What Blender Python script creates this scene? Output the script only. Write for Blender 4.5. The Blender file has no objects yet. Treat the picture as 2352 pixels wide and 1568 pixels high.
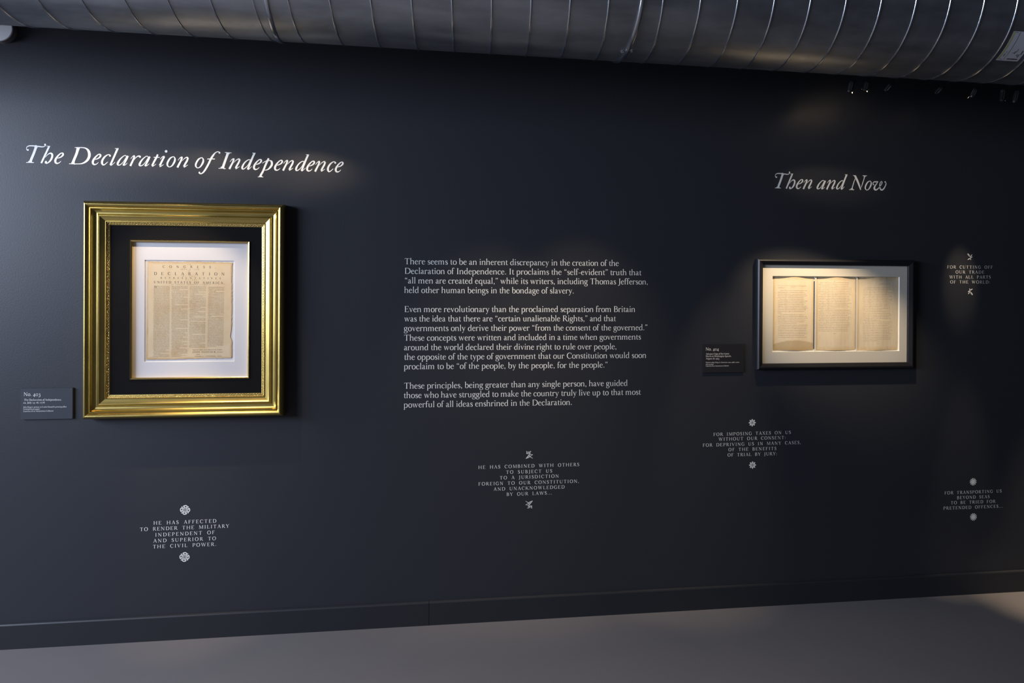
import bpy, bmesh, math, random
from mathutils import Vector, Matrix
random.seed(7)
sc = bpy.context.scene
COL = sc.collection

# ------------------------------------------------------------------ camera
F, YAW, PITCH, ROLL, SHY = 1568.0, math.radians(7.2538), math.radians(-0.2058), math.radians(0.3013), -122.88
D = 3.17            # distance from the camera to the wall plane (metres); wall is the plane Y = D
EYE = 1.565         # camera height above the floor
def cam_axes():
    cy, sy = math.cos(YAW), math.sin(YAW); cp, sp = math.cos(PITCH), math.sin(PITCH); cr, sr = math.cos(ROLL), math.sin(ROLL)
    f = Vector((sy*cp, cy*cp, sp)); r = Vector((cy, -sy, 0)); u = r.cross(f)
    return r*cr + u*sr, -r*sr + u*cr, f
CR, CU, CF = cam_axes()
cam_d = bpy.data.cameras.new('camera'); cam = bpy.data.objects.new('camera', cam_d); COL.objects.link(cam)
m = Matrix.Identity(4)
for i in range(3):
    m[i][0] = CR[i]; m[i][1] = CU[i]; m[i][2] = -CF[i]
m[2][3] = EYE
cam.matrix_world = m
cam_d.sensor_width = 36.0; cam_d.lens = F/2352*36; cam_d.shift_y = SHY/2352
cam_d.clip_start = 0.05; cam_d.clip_end = 60
sc.camera = cam
def ray(x, y):
    return CR*((x-1176)/F) + CU*((784-y+SHY)/F) + CF
def px(x, y, out=0.0):
    """photo pixel -> (X, Z) on the plane that stands `out` metres in front of the wall"""
    d = ray(x, y); t = (D-out)/d.y
    return d.x*t, EYE + d.z*t

# ------------------------------------------------------------------ world, lights, exposure
w = bpy.data.worlds.new('world'); sc.world = w; w.use_nodes = True
w.node_tree.nodes['Background'].inputs[0].default_value = (0.75, 0.85, 1.0, 1)
w.node_tree.nodes['Background'].inputs[1].default_value = 0.036
sc.view_settings.view_transform = 'Standard'; sc.view_settings.look = 'None'
sc.view_settings.exposure = 0.0; sc.view_settings.gamma = 1.0; sc.view_settings.use_curve_mapping = False

def aim(o, target):
    o.rotation_euler = (Vector(target) - o.location).to_track_quat('-Z', 'Y').to_euler()
def area(name, loc, target, sx, sy, power, color):
    l = bpy.data.lights.new(name, 'AREA'); l.shape = 'RECTANGLE'; l.size = sx; l.size_y = sy; l.energy = power; l.color = color
    o = bpy.data.objects.new(name, l); COL.objects.link(o); o.location = loc; aim(o, target); return o
def spot(name, loc, target, ang, power, blend=0.6, radius=0.012, color=(1, 0.74, 0.46), scale=(1, 1)):
    l = bpy.data.lights.new(name, 'SPOT'); l.spot_size = math.radians(ang); l.spot_blend = blend
    l.shadow_soft_size = radius; l.energy = power; l.color = color
    o = bpy.data.objects.new(name, l); COL.objects.link(o); o.location = loc; aim(o, target)
    o.scale = (scale[0], scale[1], 1); return o
WARM = (1, 0.78, 0.52)
# daylight through the tall shop windows on the left of the room
area('window_light', (-4.8, .55, 2.42), (-.6, 2.2, 1.35), 3.5, 1.4, 405, (0.68, 0.78, 1.0))
area('frame_edge_fill', (-5.3, D-.70, 1.9), (-.8, D-.1, 1.7), .9, 1.9, 55, (0.72, 0.81, 1.0))  # added area light: gives the frames' left edges something bright to reflect
fl = area('floor_fill', (-.4, 1.2, 3.7), (-.4, 1.2, 0), 3.2, .6, 19, (1, .88, .78)); fl.data.spread = math.radians(75)  # added overhead fill, warms and lifts the floor
TRK = 0.275         # the lighting track hangs this far from the wall, behind the duct
def on(x, y, out=0.0):
    X, Z = px(x, y, out); return (X, D-out, Z)
def tl(name, lx, target, ang, power, out=.46, up=.84, **k):
    k.setdefault('color', WARM); k.setdefault('blend', 1)
    X = px(lx, 400)[0]
    return spot(name, (X, D-out, EYE+up), target, ang, power, **k)
tl('title_light', 230, on(220, 376), 66, 8.5, scale=(1, .26))
tl('title_light', 450, on(455, 386), 66, 9.5, scale=(1, .26))
tl('title_light', 690, on(690, 398), 66, 10.5, scale=(1, .28))
tl('picture_light', 395, on(430, 735), 50, 52, scale=(1, .56), blend=.6)
tl('paragraph_light', 1130, on(1130, 880), 54, 42, scale=(1, .62))
tl('paragraph_light', 1330, on(1320, 830), 54, 36, scale=(1, .62))
tl('picture_light', 1850, on(1885, 728), 60, 112, scale=(1, .31), blend=.8)
tl('title_light', 1900, on(1915, 424), 66, 4, scale=(1, .28))
tl('quote_light', 2200, on(2205, 648), 15, 44)
tl('quote_light', 1690, on(1640, 990), 26, 62)
tl('quote_light', 2235, on(2210, 1130), 13, 60)
tl('quote_light', 430, on(430, 1180), 20, 60)
FX = px(2345, 1390)[0]
spot('floor_light', (FX+.14, D-.46, EYE+.84), (FX+.06, D-.15, 0), 20, 240, color=WARM, blend=1)

# ------------------------------------------------------------------ helpers
def tag(o, label=None, cat=None, group=None, kind=None):
    if label: o['label'] = label
    if cat: o['category'] = cat
    if group: o['group'] = group
    if kind: o['kind'] = kind
    return o
def empty(name, loc, label=None, cat=None, group=None, kind=None):
    o = bpy.data.objects.new(name, None); COL.objects.link(o); o.location = loc; o.empty_display_size = .05
    return tag(o, label, cat, group, kind)
def obj(name, vs, fs, mat, parent=None, smooth=False, mats=None):
    """one mesh object from world-space vertices; origin stays at the parent's origin"""
    off = Vector(parent_world(parent)) if parent else Vector((0, 0, 0))
    me = bpy.data.meshes.new(name); me.from_pydata([tuple(Vector(v)-off) for v in vs], [], fs); me.update()
    if mat: me.materials.append(mat)
    if mats:
        for x in mats: me.materials.append(x)
    if smooth:
        for p in me.polygons: p.use_smooth = True
    o = bpy.data.objects.new(name, me); COL.objects.link(o)
    if parent: o.parent = parent
    return o
def parent_world(p):
    v = Vector((0, 0, 0))
    while p: v += p.location; p = p.parent
    return v
def box(x0, x1, y0, y1, z0, z1):
    vs = [(x0,y0,z0),(x1,y0,z0),(x1,y1,z0),(x0,y1,z0),(x0,y0,z1),(x1,y0,z1),(x1,y1,z1),(x0,y1,z1)]
    return vs, [(0,3,2,1),(4,5,6,7),(0,1,5,4),(1,2,6,5),(2,3,7,6),(3,0,4,7)]
def join(parts):
    V, Fc = [], []
    for vs, fs in parts:
        n = len(V); V += list(vs); Fc += [tuple(i+n for i in f) for f in fs]
    return V, Fc
def auto_smooth(o, ang=35):
    bm = bmesh.new(); bm.from_mesh(o.data)
    for f in bm.faces: f.smooth = True
    for e in bm.edges:
        if len(e.link_faces) == 2 and e.calc_face_angle(0) > math.radians(ang): e.smooth = False
    bm.to_mesh(o.data); bm.free()

# ------------------------------------------------------------------ materials
def mat(name, color, rough=.5, metal=0.0, spec=.5, noise=None, bump=None, var=None, coords='Object', rough_var=None, aniso=None):
    """procedural Principled: noise=(scale, amount, colour2), bump=(scale, strength, distance)"""
    m = bpy.data.materials.new(name); m.use_nodes = True; nt = m.node_tree; N = nt.nodes; L = nt.links
    b = N['Principled BSDF']; b.inputs['Base Color'].default_value = (*color, 1); b.inputs['Roughness'].default_value = rough
    b.inputs['Metallic'].default_value = metal; b.inputs['Specular IOR Level'].default_value = spec
    tc = N.new('ShaderNodeTexCoord')
    if noise:
        s, amt, c2 = noise
        n = N.new('ShaderNodeTexNoise'); n.inputs['Scale'].default_value = s; n.inputs['Detail'].default_value = 6; n.inputs['Roughness'].default_value = .6
        r = N.new('ShaderNodeValToRGB'); r.color_ramp.elements[0].position = .38; r.color_ramp.elements[1].position = .68
        mx = N.new('ShaderNodeMix'); mx.data_type = 'RGBA'; mu = N.new('ShaderNodeMath'); mu.operation = 'MULTIPLY'; mu.inputs[1].default_value = amt
        L.new(tc.outputs[coords], n.inputs['Vector']); L.new(n.outputs['Fac'], r.inputs[0]); L.new(r.outputs[0], mu.inputs[0])
        L.new(mu.outputs[0], mx.inputs['Factor']); mx.inputs['A'].default_value = (*color, 1); mx.inputs['B'].default_value = (*c2, 1)
        L.new(mx.outputs['Result'], b.inputs['Base Color'])
    if rough_var:
        s, lo, hi = rough_var
        n = N.new('ShaderNodeTexNoise'); n.inputs['Scale'].default_value = s; n.inputs['Detail'].default_value = 5
        mr = N.new('ShaderNodeMapRange'); mr.inputs['From Min'].default_value = .3; mr.inputs['From Max'].default_value = .7
        mr.inputs['To Min'].default_value = lo; mr.inputs['To Max'].default_value = hi
        L.new(tc.outputs[coords], n.inputs['Vector']); L.new(n.outputs['Fac'], mr.inputs['Value']); L.new(mr.outputs[0], b.inputs['Roughness'])
    if bump:
        s, st, dist = bump
        n = N.new('ShaderNodeTexNoise'); n.inputs['Scale'].default_value = s; n.inputs['Detail'].default_value = 3
        bp = N.new('ShaderNodeBump'); bp.inputs['Strength'].default_value = st; bp.inputs['Distance'].default_value = dist
        L.new(tc.outputs[coords], n.inputs['Vector']); L.new(n.outputs['Fac'], bp.inputs['Height']); L.new(bp.outputs[0], b.inputs['Normal'])
    return m
M = {}
M['wall'] = mat('navy_wall_paint', (0.025, 0.0265, 0.032), .44, spec=.32, noise=(1.3, .3, (.029, .030, .035)), bump=(170, .22, .0012))
M['trim'] = mat('navy_trim_paint', (0.021, 0.022, 0.026), .46, spec=.3, bump=(40, .1, .001))
M['floor'] = mat('grey_concrete', (0.155, 0.142, 0.140), .6, spec=.3, noise=(2.2, .4, (.132, .122, .122)), bump=(60, .12, .001))
M['ceil'] = mat('dark_ceiling_paint', (0.03, 0.03, 0.034), .8)
M['vinyl'] = mat('white_vinyl', (0.78, 0.77, 0.73), .55, spec=.2, noise=(9, .1, (.73, .72, .69)))
M['gold'] = mat('gold_leaf', (0.60, 0.45, 0.14), .30, 1.0, noise=(7, .25, (.52, .37, .10)), rough_var=(5, .27, .34), bump=(60, .02, .0003))
M['gold_bright'] = mat('burnished_gold', (0.85, 0.63, 0.26), .22, 1.0, noise=(20, .3, (.80, .56, .2)))
M['black_liner'] = mat('black_linen', (0.0065, 0.006, 0.0065), .9, spec=.1, noise=(90, .3, (.010, .0095, .010)), bump=(900, .3, .0003))
M['white_mat'] = mat('white_mat_board', (0.61, 0.585, 0.595), .9, spec=.1, bump=(300, .06, .0003))
M['cream_mat'] = mat('cream_mat_board', (0.66, 0.61, 0.52), .9, spec=.1, bump=(300, .06, .0003))
M['bevel'] = mat('mat_bevel_core', (0.85, 0.82, 0.74), .8)
M['ink'] = mat('letterpress_ink', (0.055, 0.045, 0.045), .8, spec=.1, noise=(60, .4, (.12, .09, .07)))
M['ink_faded'] = mat('faded_ink', (0.03, 0.025, 0.022), .9, spec=.1, noise=(50, .5, (.12, .09, .07)))
M['type_ink'] = mat('typewriter_ink', (0.36, 0.30, 0.31), .9, spec=.1, noise=(80, .6, (.52, .42, .36)))
M['type_light'] = mat('light_typewriter_ink', (0.46, 0.37, 0.30), .9, spec=.1, noise=(80, .5, (.5, .4, .31)))
M['black_wood'] = mat('black_satin_wood', (0.012, 0.012, 0.014), .32, spec=.4, noise=(30, .3, (.018, .018, .02)))
M['card'] = mat('caption_card', (0.030, 0.032, 0.042), .6, spec=.3)
M['card_dark'] = mat('dark_caption_card', (0.014, 0.014, 0.017), .6, spec=.25)
M['lamp'] = mat('black_lamp_metal', (0.012, 0.012, 0.014), .32, .2, spec=.5, noise=(60, .3, (.018, .018, .02)))
M['white_plastic'] = mat('white_plastic', (0.85, 0.86, 0.88), .35, noise=(30, .1, (.66, .68, .72)))
M['grey_rim'] = mat('grey_rim', (0.12, 0.12, 0.125), .4)
M['yellow'] = mat('yellow_green_print', (0.42, 0.45, 0.05), .6)
M['sticker'] = mat('sticker_paper', (0.50, 0.51, 0.55), .6, noise=(25, .2, (.44, .45, .49)))
M['dark_gap'] = mat('dark_blue_gap', (0.02, 0.028, 0.045), .9)

def paper_mat(name, base, edge, stain, x0, x1, z0, z1, amt=.6, edge_w=.07):
    """aged paper: mottling plus browned edges (object space = world-aligned, measured from the parent's origin)"""
    m = bpy.data.materials.new(name); m.use_nodes = True; nt = m.node_tree; N = nt.nodes; L = nt.links
    b = N['Principled BSDF']; b.inputs['Roughness'].default_value = .95; b.inputs['Specular IOR Level'].default_value = .1
    tc = N.new('ShaderNodeTexCoord'); mp = N.new('ShaderNodeMapping'); L.new(tc.outputs['Generated'], mp.inputs[0])
    sx = N.new('ShaderNodeSeparateXYZ'); L.new(mp.outputs[0], sx.inputs[0])
    def mth(op, a, b_=None, clamp=False):
        n = N.new('ShaderNodeMath'); n.operation = op; n.use_clamp = clamp
        if isinstance(a, (int, float)): n.inputs[0].default_value = a
        else: L.new(a, n.inputs[0])
        if b_ is not None:
            if isinstance(b_, (int, float)): n.inputs[1].default_value = b_
            else: L.new(b_, n.inputs[1])
        return n.outputs[0]
    n1 = N.new('ShaderNodeTexNoise'); n1.inputs['Scale'].default_value = 5; n1.inputs['Detail'].default_value = 8; L.new(tc.outputs['Generated'], n1.inputs['Vector'])
    ex = mth('MINIMUM', sx.outputs['X'], mth('SUBTRACT', 1.0, sx.outputs['X']))
    ez = mth('MINIMUM', sx.outputs['Z'], mth('SUBTRACT', 1.0, sx.outputs['Z']))
    e = mth('MINIMUM', ex, ez)
    e = mth('SUBTRACT', 1.0, mth('DIVIDE', mth('ADD', e, mth('MULTIPLY', mth('SUBTRACT', n1.outputs['Fac'], .5), .06)), edge_w), True)
    mx = N.new('ShaderNodeMix'); mx.data_type = 'RGBA'; L.new(mth('MULTIPLY', e, .8), mx.inputs['Factor']); mx.inputs['A'].default_value = (*base, 1); mx.inputs['B'].default_value = (*edge, 1)
    r = N.new('ShaderNodeValToRGB'); r.color_ramp.elements[0].position = .42; r.color_ramp.elements[1].position = .75; L.new(n1.outputs['Fac'], r.inputs[0])
    m2 = N.new('ShaderNodeMix'); m2.data_type = 'RGBA'; L.new(mth('MULTIPLY', r.outputs[0], amt), m2.inputs['Factor']); L.new(mx.outputs['Result'], m2.inputs['A']); m2.inputs['B'].default_value = (*stain, 1)
    if name == 'stained_page':   # a water stain across the foot of the first page
        z2 = mth('ADD', sx.outputs['Z'], mth('MULTIPLY', mth('SINE', mth('MULTIPLY', sx.outputs['X'], 3.0)), -.05))
        f = mth('MULTIPLY', mth('DIVIDE', mth('SUBTRACT', .112, mth('ADD', z2, mth('MULTIPLY', n1.outputs['Fac'], .03))), .02, True), .5)
        m3 = N.new('ShaderNodeMix'); m3.data_type = 'RGBA'; L.new(f, m3.inputs['Factor']); L.new(m2.outputs['Result'], m3.inputs['A']); m3.inputs['B'].default_value = (.36, .23, .085, 1)
        L.new(m3.outputs['Result'], b.inputs['Base Color'])
    else: L.new(m2.outputs['Result'], b.inputs['Base Color'])
    n2 = N.new('ShaderNodeTexNoise'); n2.inputs['Scale'].default_value = 3.5; n2.inputs['Detail'].default_value = 4; L.new(tc.outputs['Generated'], n2.inputs['Vector'])
    bp = N.new('ShaderNodeBump'); bp.inputs['Strength'].default_value = .35; bp.inputs['Distance'].default_value = .004
    L.new(n2.outputs['Fac'], bp.inputs['Height']); L.new(bp.outputs[0], b.inputs['Normal'])
    return m

def glass_mat():
    m = bpy.data.materials.new('museum_glass'); m.use_nodes = True; nt = m.node_tree; N = nt.nodes; L = nt.links
    N.remove(N['Principled BSDF'])
    t = N.new('ShaderNodeBsdfTransparent'); g = N.new('ShaderNodeBsdfGlossy'); g.inputs['Roughness'].default_value = .02
    t.inputs[0].default_value = (.985, .99, .985, 1); g.inputs[0].default_value = (.30, .33, .36, 1)
    fr = N.new('ShaderNodeFresnel'); ge = N.new('ShaderNodeNewGeometry'); ml = N.new('ShaderNodeMapRange')   # same reflectance from both sides of the thin pane
    ml.inputs['To Min'].default_value = 1.4; ml.inputs['To Max'].default_value = 1/1.4
    L.new(ge.outputs['Backfacing'], ml.inputs['Value']); L.new(ml.outputs[0], fr.inputs[0]); mx = N.new('ShaderNodeMixShader')
    L.new(fr.outputs[0], mx.inputs[0]); L.new(t.outputs[0], mx.inputs[1]); L.new(g.outputs[0], mx.inputs[2]); L.new(mx.outputs[0], N['Material Output'].inputs[0])
    return m
M['glass'] = glass_mat()

def galv_mat():
    m = bpy.data.materials.new('galvanised_steel'); m.use_nodes = True; nt = m.node_tree; N = nt.nodes; L = nt.links
    b = N['Principled BSDF']; b.inputs['Metallic'].default_value = .9
    tc = N.new('ShaderNodeTexCoord')
    mp = N.new('ShaderNodeMapping'); mp.inputs['Scale'].default_value = (1.5, 6, 6); L.new(tc.outputs['Object'], mp.inputs[0])
    n = N.new('ShaderNodeTexNoise'); n.inputs['Scale'].default_value = 2.2; n.inputs['Detail'].default_value = 7; L.new(mp.outputs[0], n.inputs['Vector'])
    r = N.new('ShaderNodeValToRGB'); r.color_ramp.elements[0].color = (.27, .285, .31, 1); r.color_ramp.elements[1].color = (.50, .525, .56, 1)
    r.color_ramp.elements[0].position = .3; r.color_ramp.elements[1].position = .75
    L.new(n.outputs['Fac'], r.inputs[0]); L.new(r.outputs[0], b.inputs['Base Color'])
    n2 = N.new('ShaderNodeTexNoise'); n2.inputs['Scale'].default_value = 40; n2.inputs['Detail'].default_value = 6; L.new(tc.outputs['Object'], n2.inputs['Vector'])
    mr = N.new('ShaderNodeMapRange'); mr.inputs['To Min'].default_value = .26; mr.inputs['To Max'].default_value = .46
    L.new(n2.outputs['Fac'], mr.inputs['Value']); L.new(mr.outputs[0], b.inputs['Roughness'])
    bp = N.new('ShaderNodeBump'); bp.inputs['Strength'].default_value = .12; bp.inputs['Distance'].default_value = .004
    L.new(n.outputs['Fac'], bp.inputs['Height']); L.new(bp.outputs[0], b.inputs['Normal'])
    return m
M['galv'] = galv_mat()
M['seam'] = mat('seam_steel', (0.62, 0.66, 0.72), .2, 1.0, noise=(30, .2, (.60, .63, .68)))

# ------------------------------------------------------------------ room shell
XL, XR = -6.2, 7.0
o = obj('floor', *box(XL, XR, -3.5, D+.15, -.12, 0), M['floor']); tag(o, kind='structure')
o = obj('wall_back', *box(XL, XR, D, D+.15, 0, 4.0), M['wall']); tag(o, kind='structure')
o = obj('ceiling', *box(XL, XR, -3.5, D+.15, 4.0, 4.12), M['ceil']); tag(o, kind='structure')
bb = empty('baseboard_back', (0, D, 0), kind='structure')
BH = EYE*0 + .108
jx = px(985, 1460)[0]
def board(x0, x1):
    prof = [(0, 0), (.014, 0), (.014, BH-.007), (.011, BH-.002), (.006, BH), (0, BH)]
    vs = [(x, D-d, z) for x in (x0, x1) for d, z in prof]; n = len(prof)
    fs = [(i, (i+1) % n, n+(i+1) % n, n+i) for i in range(n)] + [tuple(range(n))[::-1], tuple(range(n, 2*n))]
    o = obj('board', vs, fs, M['trim'], bb); return o
board(XL, jx-.001); board(jx+.001, XR)

# ------------------------------------------------------------------ spiral duct
S = 1.016
hz, r0, da, db, pit = 1.1387*S, .2715*S, .0082, -.0077, .1348*S
phase = [-1.3597*S, -1.3810*S, -1.3241*S]
AX = Vector((1, da, db)).normalized(); C0 = Vector((0, 2.5*S, EYE+hz))
UU = (Vector((0, 0, -1)) - AX*(-AX.z)).normalized(); VV = AX.cross(UU)
def dpt(s, ph, r): return C0 + AX*s + (UU*math.cos(ph) + VV*math.sin(ph))*r
def duct_s(x, y):
    """axis coordinate and angle of the duct surface point seen at a photo pixel"""
    P = ray(x, y).normalized(); c0 = C0 - Vector((0, 0, EYE))
    dp = P - AX*P.dot(AX); cp = c0 - AX*c0.dot(AX)
    A = dp.dot(dp); B = dp.dot(cp); C = cp.dot(cp) - r0*r0
    t = (B - math.sqrt(max(B*B-A*C, 0)))/A; q = P*t - c0
    return q.dot(AX), math.atan2(q.dot(VV), q.dot(UU))
duct = empty('spiral_duct', C0, 'large round galvanised spiral duct crossing the top of the dark wall', 'duct')
j1 = duct_s(624, 57)[0]; j2 = duct_s(1463.5, 57)[0]
S_L, S_R = -4.6, 4.3
segs = [(S_L, j1, 0, -16, 7), (j1, j2, 1, 5, 17), (j2, S_R, 2, 14, 48)]
for a, b_, k, i0, i1 in segs:
    NV, NA = 2, 96
    vs = [dpt(s, 2*math.pi*i/NA, r0) for s in (a, b_) for i in range(NA)]
    fs = [(i, NA+i, NA+(i+1) % NA, (i+1) % NA) for i in range(NA)]
    o = obj('duct_section', vs, fs, M['galv'], duct, smooth=True)
    # raised lock seam wound around this section
    V, Fc = [], []; n = 0
    prof = [(-.0040, -.001), (-.0030, .0020), (-.0010, .0032), (.0010, .0032), (.0030, .0020), (.0040, -.001)]
    S0 = phase[k]; steps = 72
    tot0 = (a + .002 - S0)/pit; tot1 = (b_ - .002 - S0)/pit     # turns
    N_ = int((tot1-tot0)*steps)
    for q in range(N_+1):
        tn = tot0 + (tot1-tot0)*q/N_; ph = 2*math.pi*tn
        for ds, dr in prof: V.append(dpt(S0 + pit*tn + ds, ph, r0+dr))
        if q:
            for p_ in range(5):
                A_ = (q-1)*6+p_; Fc.append((A_, A_+1, A_+7, A_+6))
    obj('lock_seam', V, Fc, M['seam'], duct, smooth=True)
def ring(s, wd, hgt, name='coupling_ring', m_=None):
    NA = 96; prof = [(-wd/2, -.001), (-wd/2, hgt*.7), (-wd*.25, hgt), (wd*.25, hgt), (wd/2, hgt*.7), (wd/2, -.001)]
    V = [dpt(s+ds, 2*math.pi*i/NA, r0+dr) for i in range(NA) for ds, dr in prof]
    Fc = [(i*6+p_, i*6+p_+1, ((i+1) % NA)*6+p_+1, ((i+1) % NA)*6+p_) for i in range(NA) for p_ in range(5)]
    o = obj(name, V, Fc, m_ or M['seam'], duct, smooth=True); return o
ring(j1, .016, .007); ring(j2, .016, .007)
def dome(c, n, r, h, k=10, hexa=False):
    """low dome / screw head at c along normal n"""
    n = n.normalized(); a = n.orthogonal().normalized(); b2 = n.cross(a); V = []; Fc = []
    for j, (rr, hh) in enumerate([(1, 0), (1, .35), (.8, .75), (.4, 1)]):
        for i in range(k):
            t = 2*math.pi*i/k; V.append(c + a*(math.cos(t)*r*rr) + b2*(math.sin(t)*r*rr) + n*(h*hh))
    for j in range(3):
        for i in range(k): Fc.append((j*k+i, j*k+(i+1) % k, (j+1)*k+(i+1) % k, (j+1)*k+i))
    Fc.append(tuple(range(3*k, 4*k))); return V, Fc
for (x, y) in ((1429, 118), (1451.5, 116.5)):
    s, ph = duct_s(x, y); c = dpt(s, ph, r0-.001); nn = UU*math.cos(ph)+VV*math.sin(ph)
    w1 = dome(c, nn, .0085, .003, 14); w2 = dome(c+nn*.002, nn, .005, .006, 6)
    obj('screw', *join([w1, w2]), M['gold_screw'] if 'gold_screw' in M else M['seam'], duct, smooth=False)
# paper sticker on the duct, curved with it
sBL, pB = duct_s(2286.5, 137.7); sBR, _ = duct_s(2338, 139.8); sTL, pT = duct_s(2328.6, 71.1)
def st_pt(u, v, lift=.0006):   # u along the duct, v from the foot of the sticker upward
    s = sBL + (sTL-sBL)*v*0 + u*(sBR-sBL)*1.0; ph = pB + (pT-pB)*v
    s = (sBL*(1-v) + sTL*v) + u*(sBR-sBL)
    return dpt(s, ph, r0+lift)
def st_patch(u0, u1, v0, v1, lift, m_, name, parent, n=10):
    V = []; Fc = []
    for i in range(n+1):
        v = v0+(v1-v0)*i/n
        V += [st_pt(u0, v, lift), st_pt(u1, v, lift)]
    for i in range(n): Fc.append((2*i, 2*i+1, 2*i+3, 2*i+2))
    return obj(name, V, Fc, m_, parent, smooth=True)
stk = st_patch(0, 1, 0, 1.0, .0007, M['sticker'], 'paper_sticker', duct, 14)
tag(stk, 'pale paper sticker with a yellow edge and a barcode')
st_patch(.04, .085, .05, .98, .0010, M['yellow'], 'yellow_stripe', stk)
st_patch(.30, .315, .04, .97, .0010, M['ink'], 'ruled_line', stk)
st_patch(.55, .95, .93, .97, .0010, M['yellow'], 'yellow_patch', stk, 2)
bars = []
random.seed(3); u = .42
while u < .9:
    wdt = random.choice((.008, .014, .022)); V = [st_pt(u, .055, .0011), st_pt(u+wdt, .055, .0011), st_pt(u+wdt, .105, .0011), st_pt(u, .105, .0011)]
    bars.append((V, [(0, 1, 2, 3)])); u += wdt + random.choice((.007, .012))
for (u, v, du, dv) in ((.12, .05, .12, .012), (.12, .955, .12, .012), (.17, .17, .025, .10), (.19, .30, .02, .05), (.55, .28, .03, .10), (.62, .34, .02, .12), (.45, .30, .14, .012), (.72, .20, .03, .07), (.80, .15, .03, .12), (.86, .26, .04, .14), (.70, .80, .03, .05), (.78, .62, .03, .12)):
    V = [st_pt(u, v, .0011), st_pt(u+du, v, .0011), st_pt(u+du, v+dv, .0011), st_pt(u, v+dv, .0011)]; bars.append((V, [(0, 1, 2, 3)]))
tag(obj('printed_marks', *join(bars), M['ink'], stk), kind='stuff')
# threaded rods that carry the duct from the ceiling (above the frame of the photograph)
def tube(p, q, r, k=8, cap=True):
    p = Vector(p); q = Vector(q); n = (q-p).normalized(); a = n.orthogonal().normalized(); b2 = n.cross(a)
    V = [c + a*math.cos(2*math.pi*i/k)*r + b2*math.sin(2*math.pi*i/k)*r for c in (p, q) for i in range(k)]
    Fc = [(i, (i+1) % k, k+(i+1) % k, k+i) for i in range(k)]
    if cap: Fc += [tuple(range(k))[::-1], tuple(range(k, 2*k))]
    return V, Fc
for s in (-3.0, -.8, 1.4, 3.4):
    c = C0 + AX*s
    obj('hanger_rod', *tube(c + Vector((0, 0, r0-.01)), (c.x, c.y, 4.0), .006), M['seam'], duct)

# ------------------------------------------------------------------ lettering: a pen-stroke serif face
def spline(pts, seg, closed=False):
    n = len(pts)
    if n == 2 or seg == 0: return list(pts) + ([pts[0]] if closed else [])
    out = []
    rng = range(n if closed else n-1)
    for i in rng:
        if closed: a, b, c, d = pts[i-1], pts[i], pts[(i+1) % n], pts[(i+2) % n]
        else: a, b, c, d = pts[max(i-1, 0)], pts[i], pts[i+1], pts[min(i+2, n-1)]
        for k in range(seg):
            t = k/seg; t2 = t*t; t3 = t2*t
            out.append(tuple(.5*((2*b[j]) + (-a[j]+c[j])*t + (2*a[j]-5*b[j]+4*c[j]-d[j])*t2 + (-a[j]+3*b[j]-3*c[j]+d[j])*t3) for j in range(3)))
    out.append(pts[0] if closed else pts[-1]); return out
def ribbon(pts, seg, closed=False):
    """variable-width pen stroke -> quads (x, y) ; pts = (x, y, width)"""
    P = spline(pts, seg, closed); V = []; Fc = []; n = len(P)
    for i in range(n):
        if closed: a = P[(i-1) % (n-1)]; b = P[(i+1) % (n-1)]
        else: a = P[max(i-1, 0)]; b = P[min(i+1, n-1)]
        dx, dy = b[0]-a[0], b[1]-a[1]; l = math.hypot(dx, dy) or 1; nx, ny = -dy/l, dx/l; h = P[i][2]/2
        V += [(P[i][0]+nx*h, P[i][1]+ny*h), (P[i][0]-nx*h, P[i][1]-ny*h)]
    for i in range(n-1): Fc.append((2*i, 2*i+1, 2*i+3, 2*i+2))
    return V, Fc
def disc(x, y, r, k=14):
    return [(x+r*math.cos(2*math.pi*i/k), y+r*math.sin(2*math.pi*i/k)) for i in range(k)], [tuple(range(k))]
def bar(x, x0, x1, w):
    return [(x0, x), (x1, x)]
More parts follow.
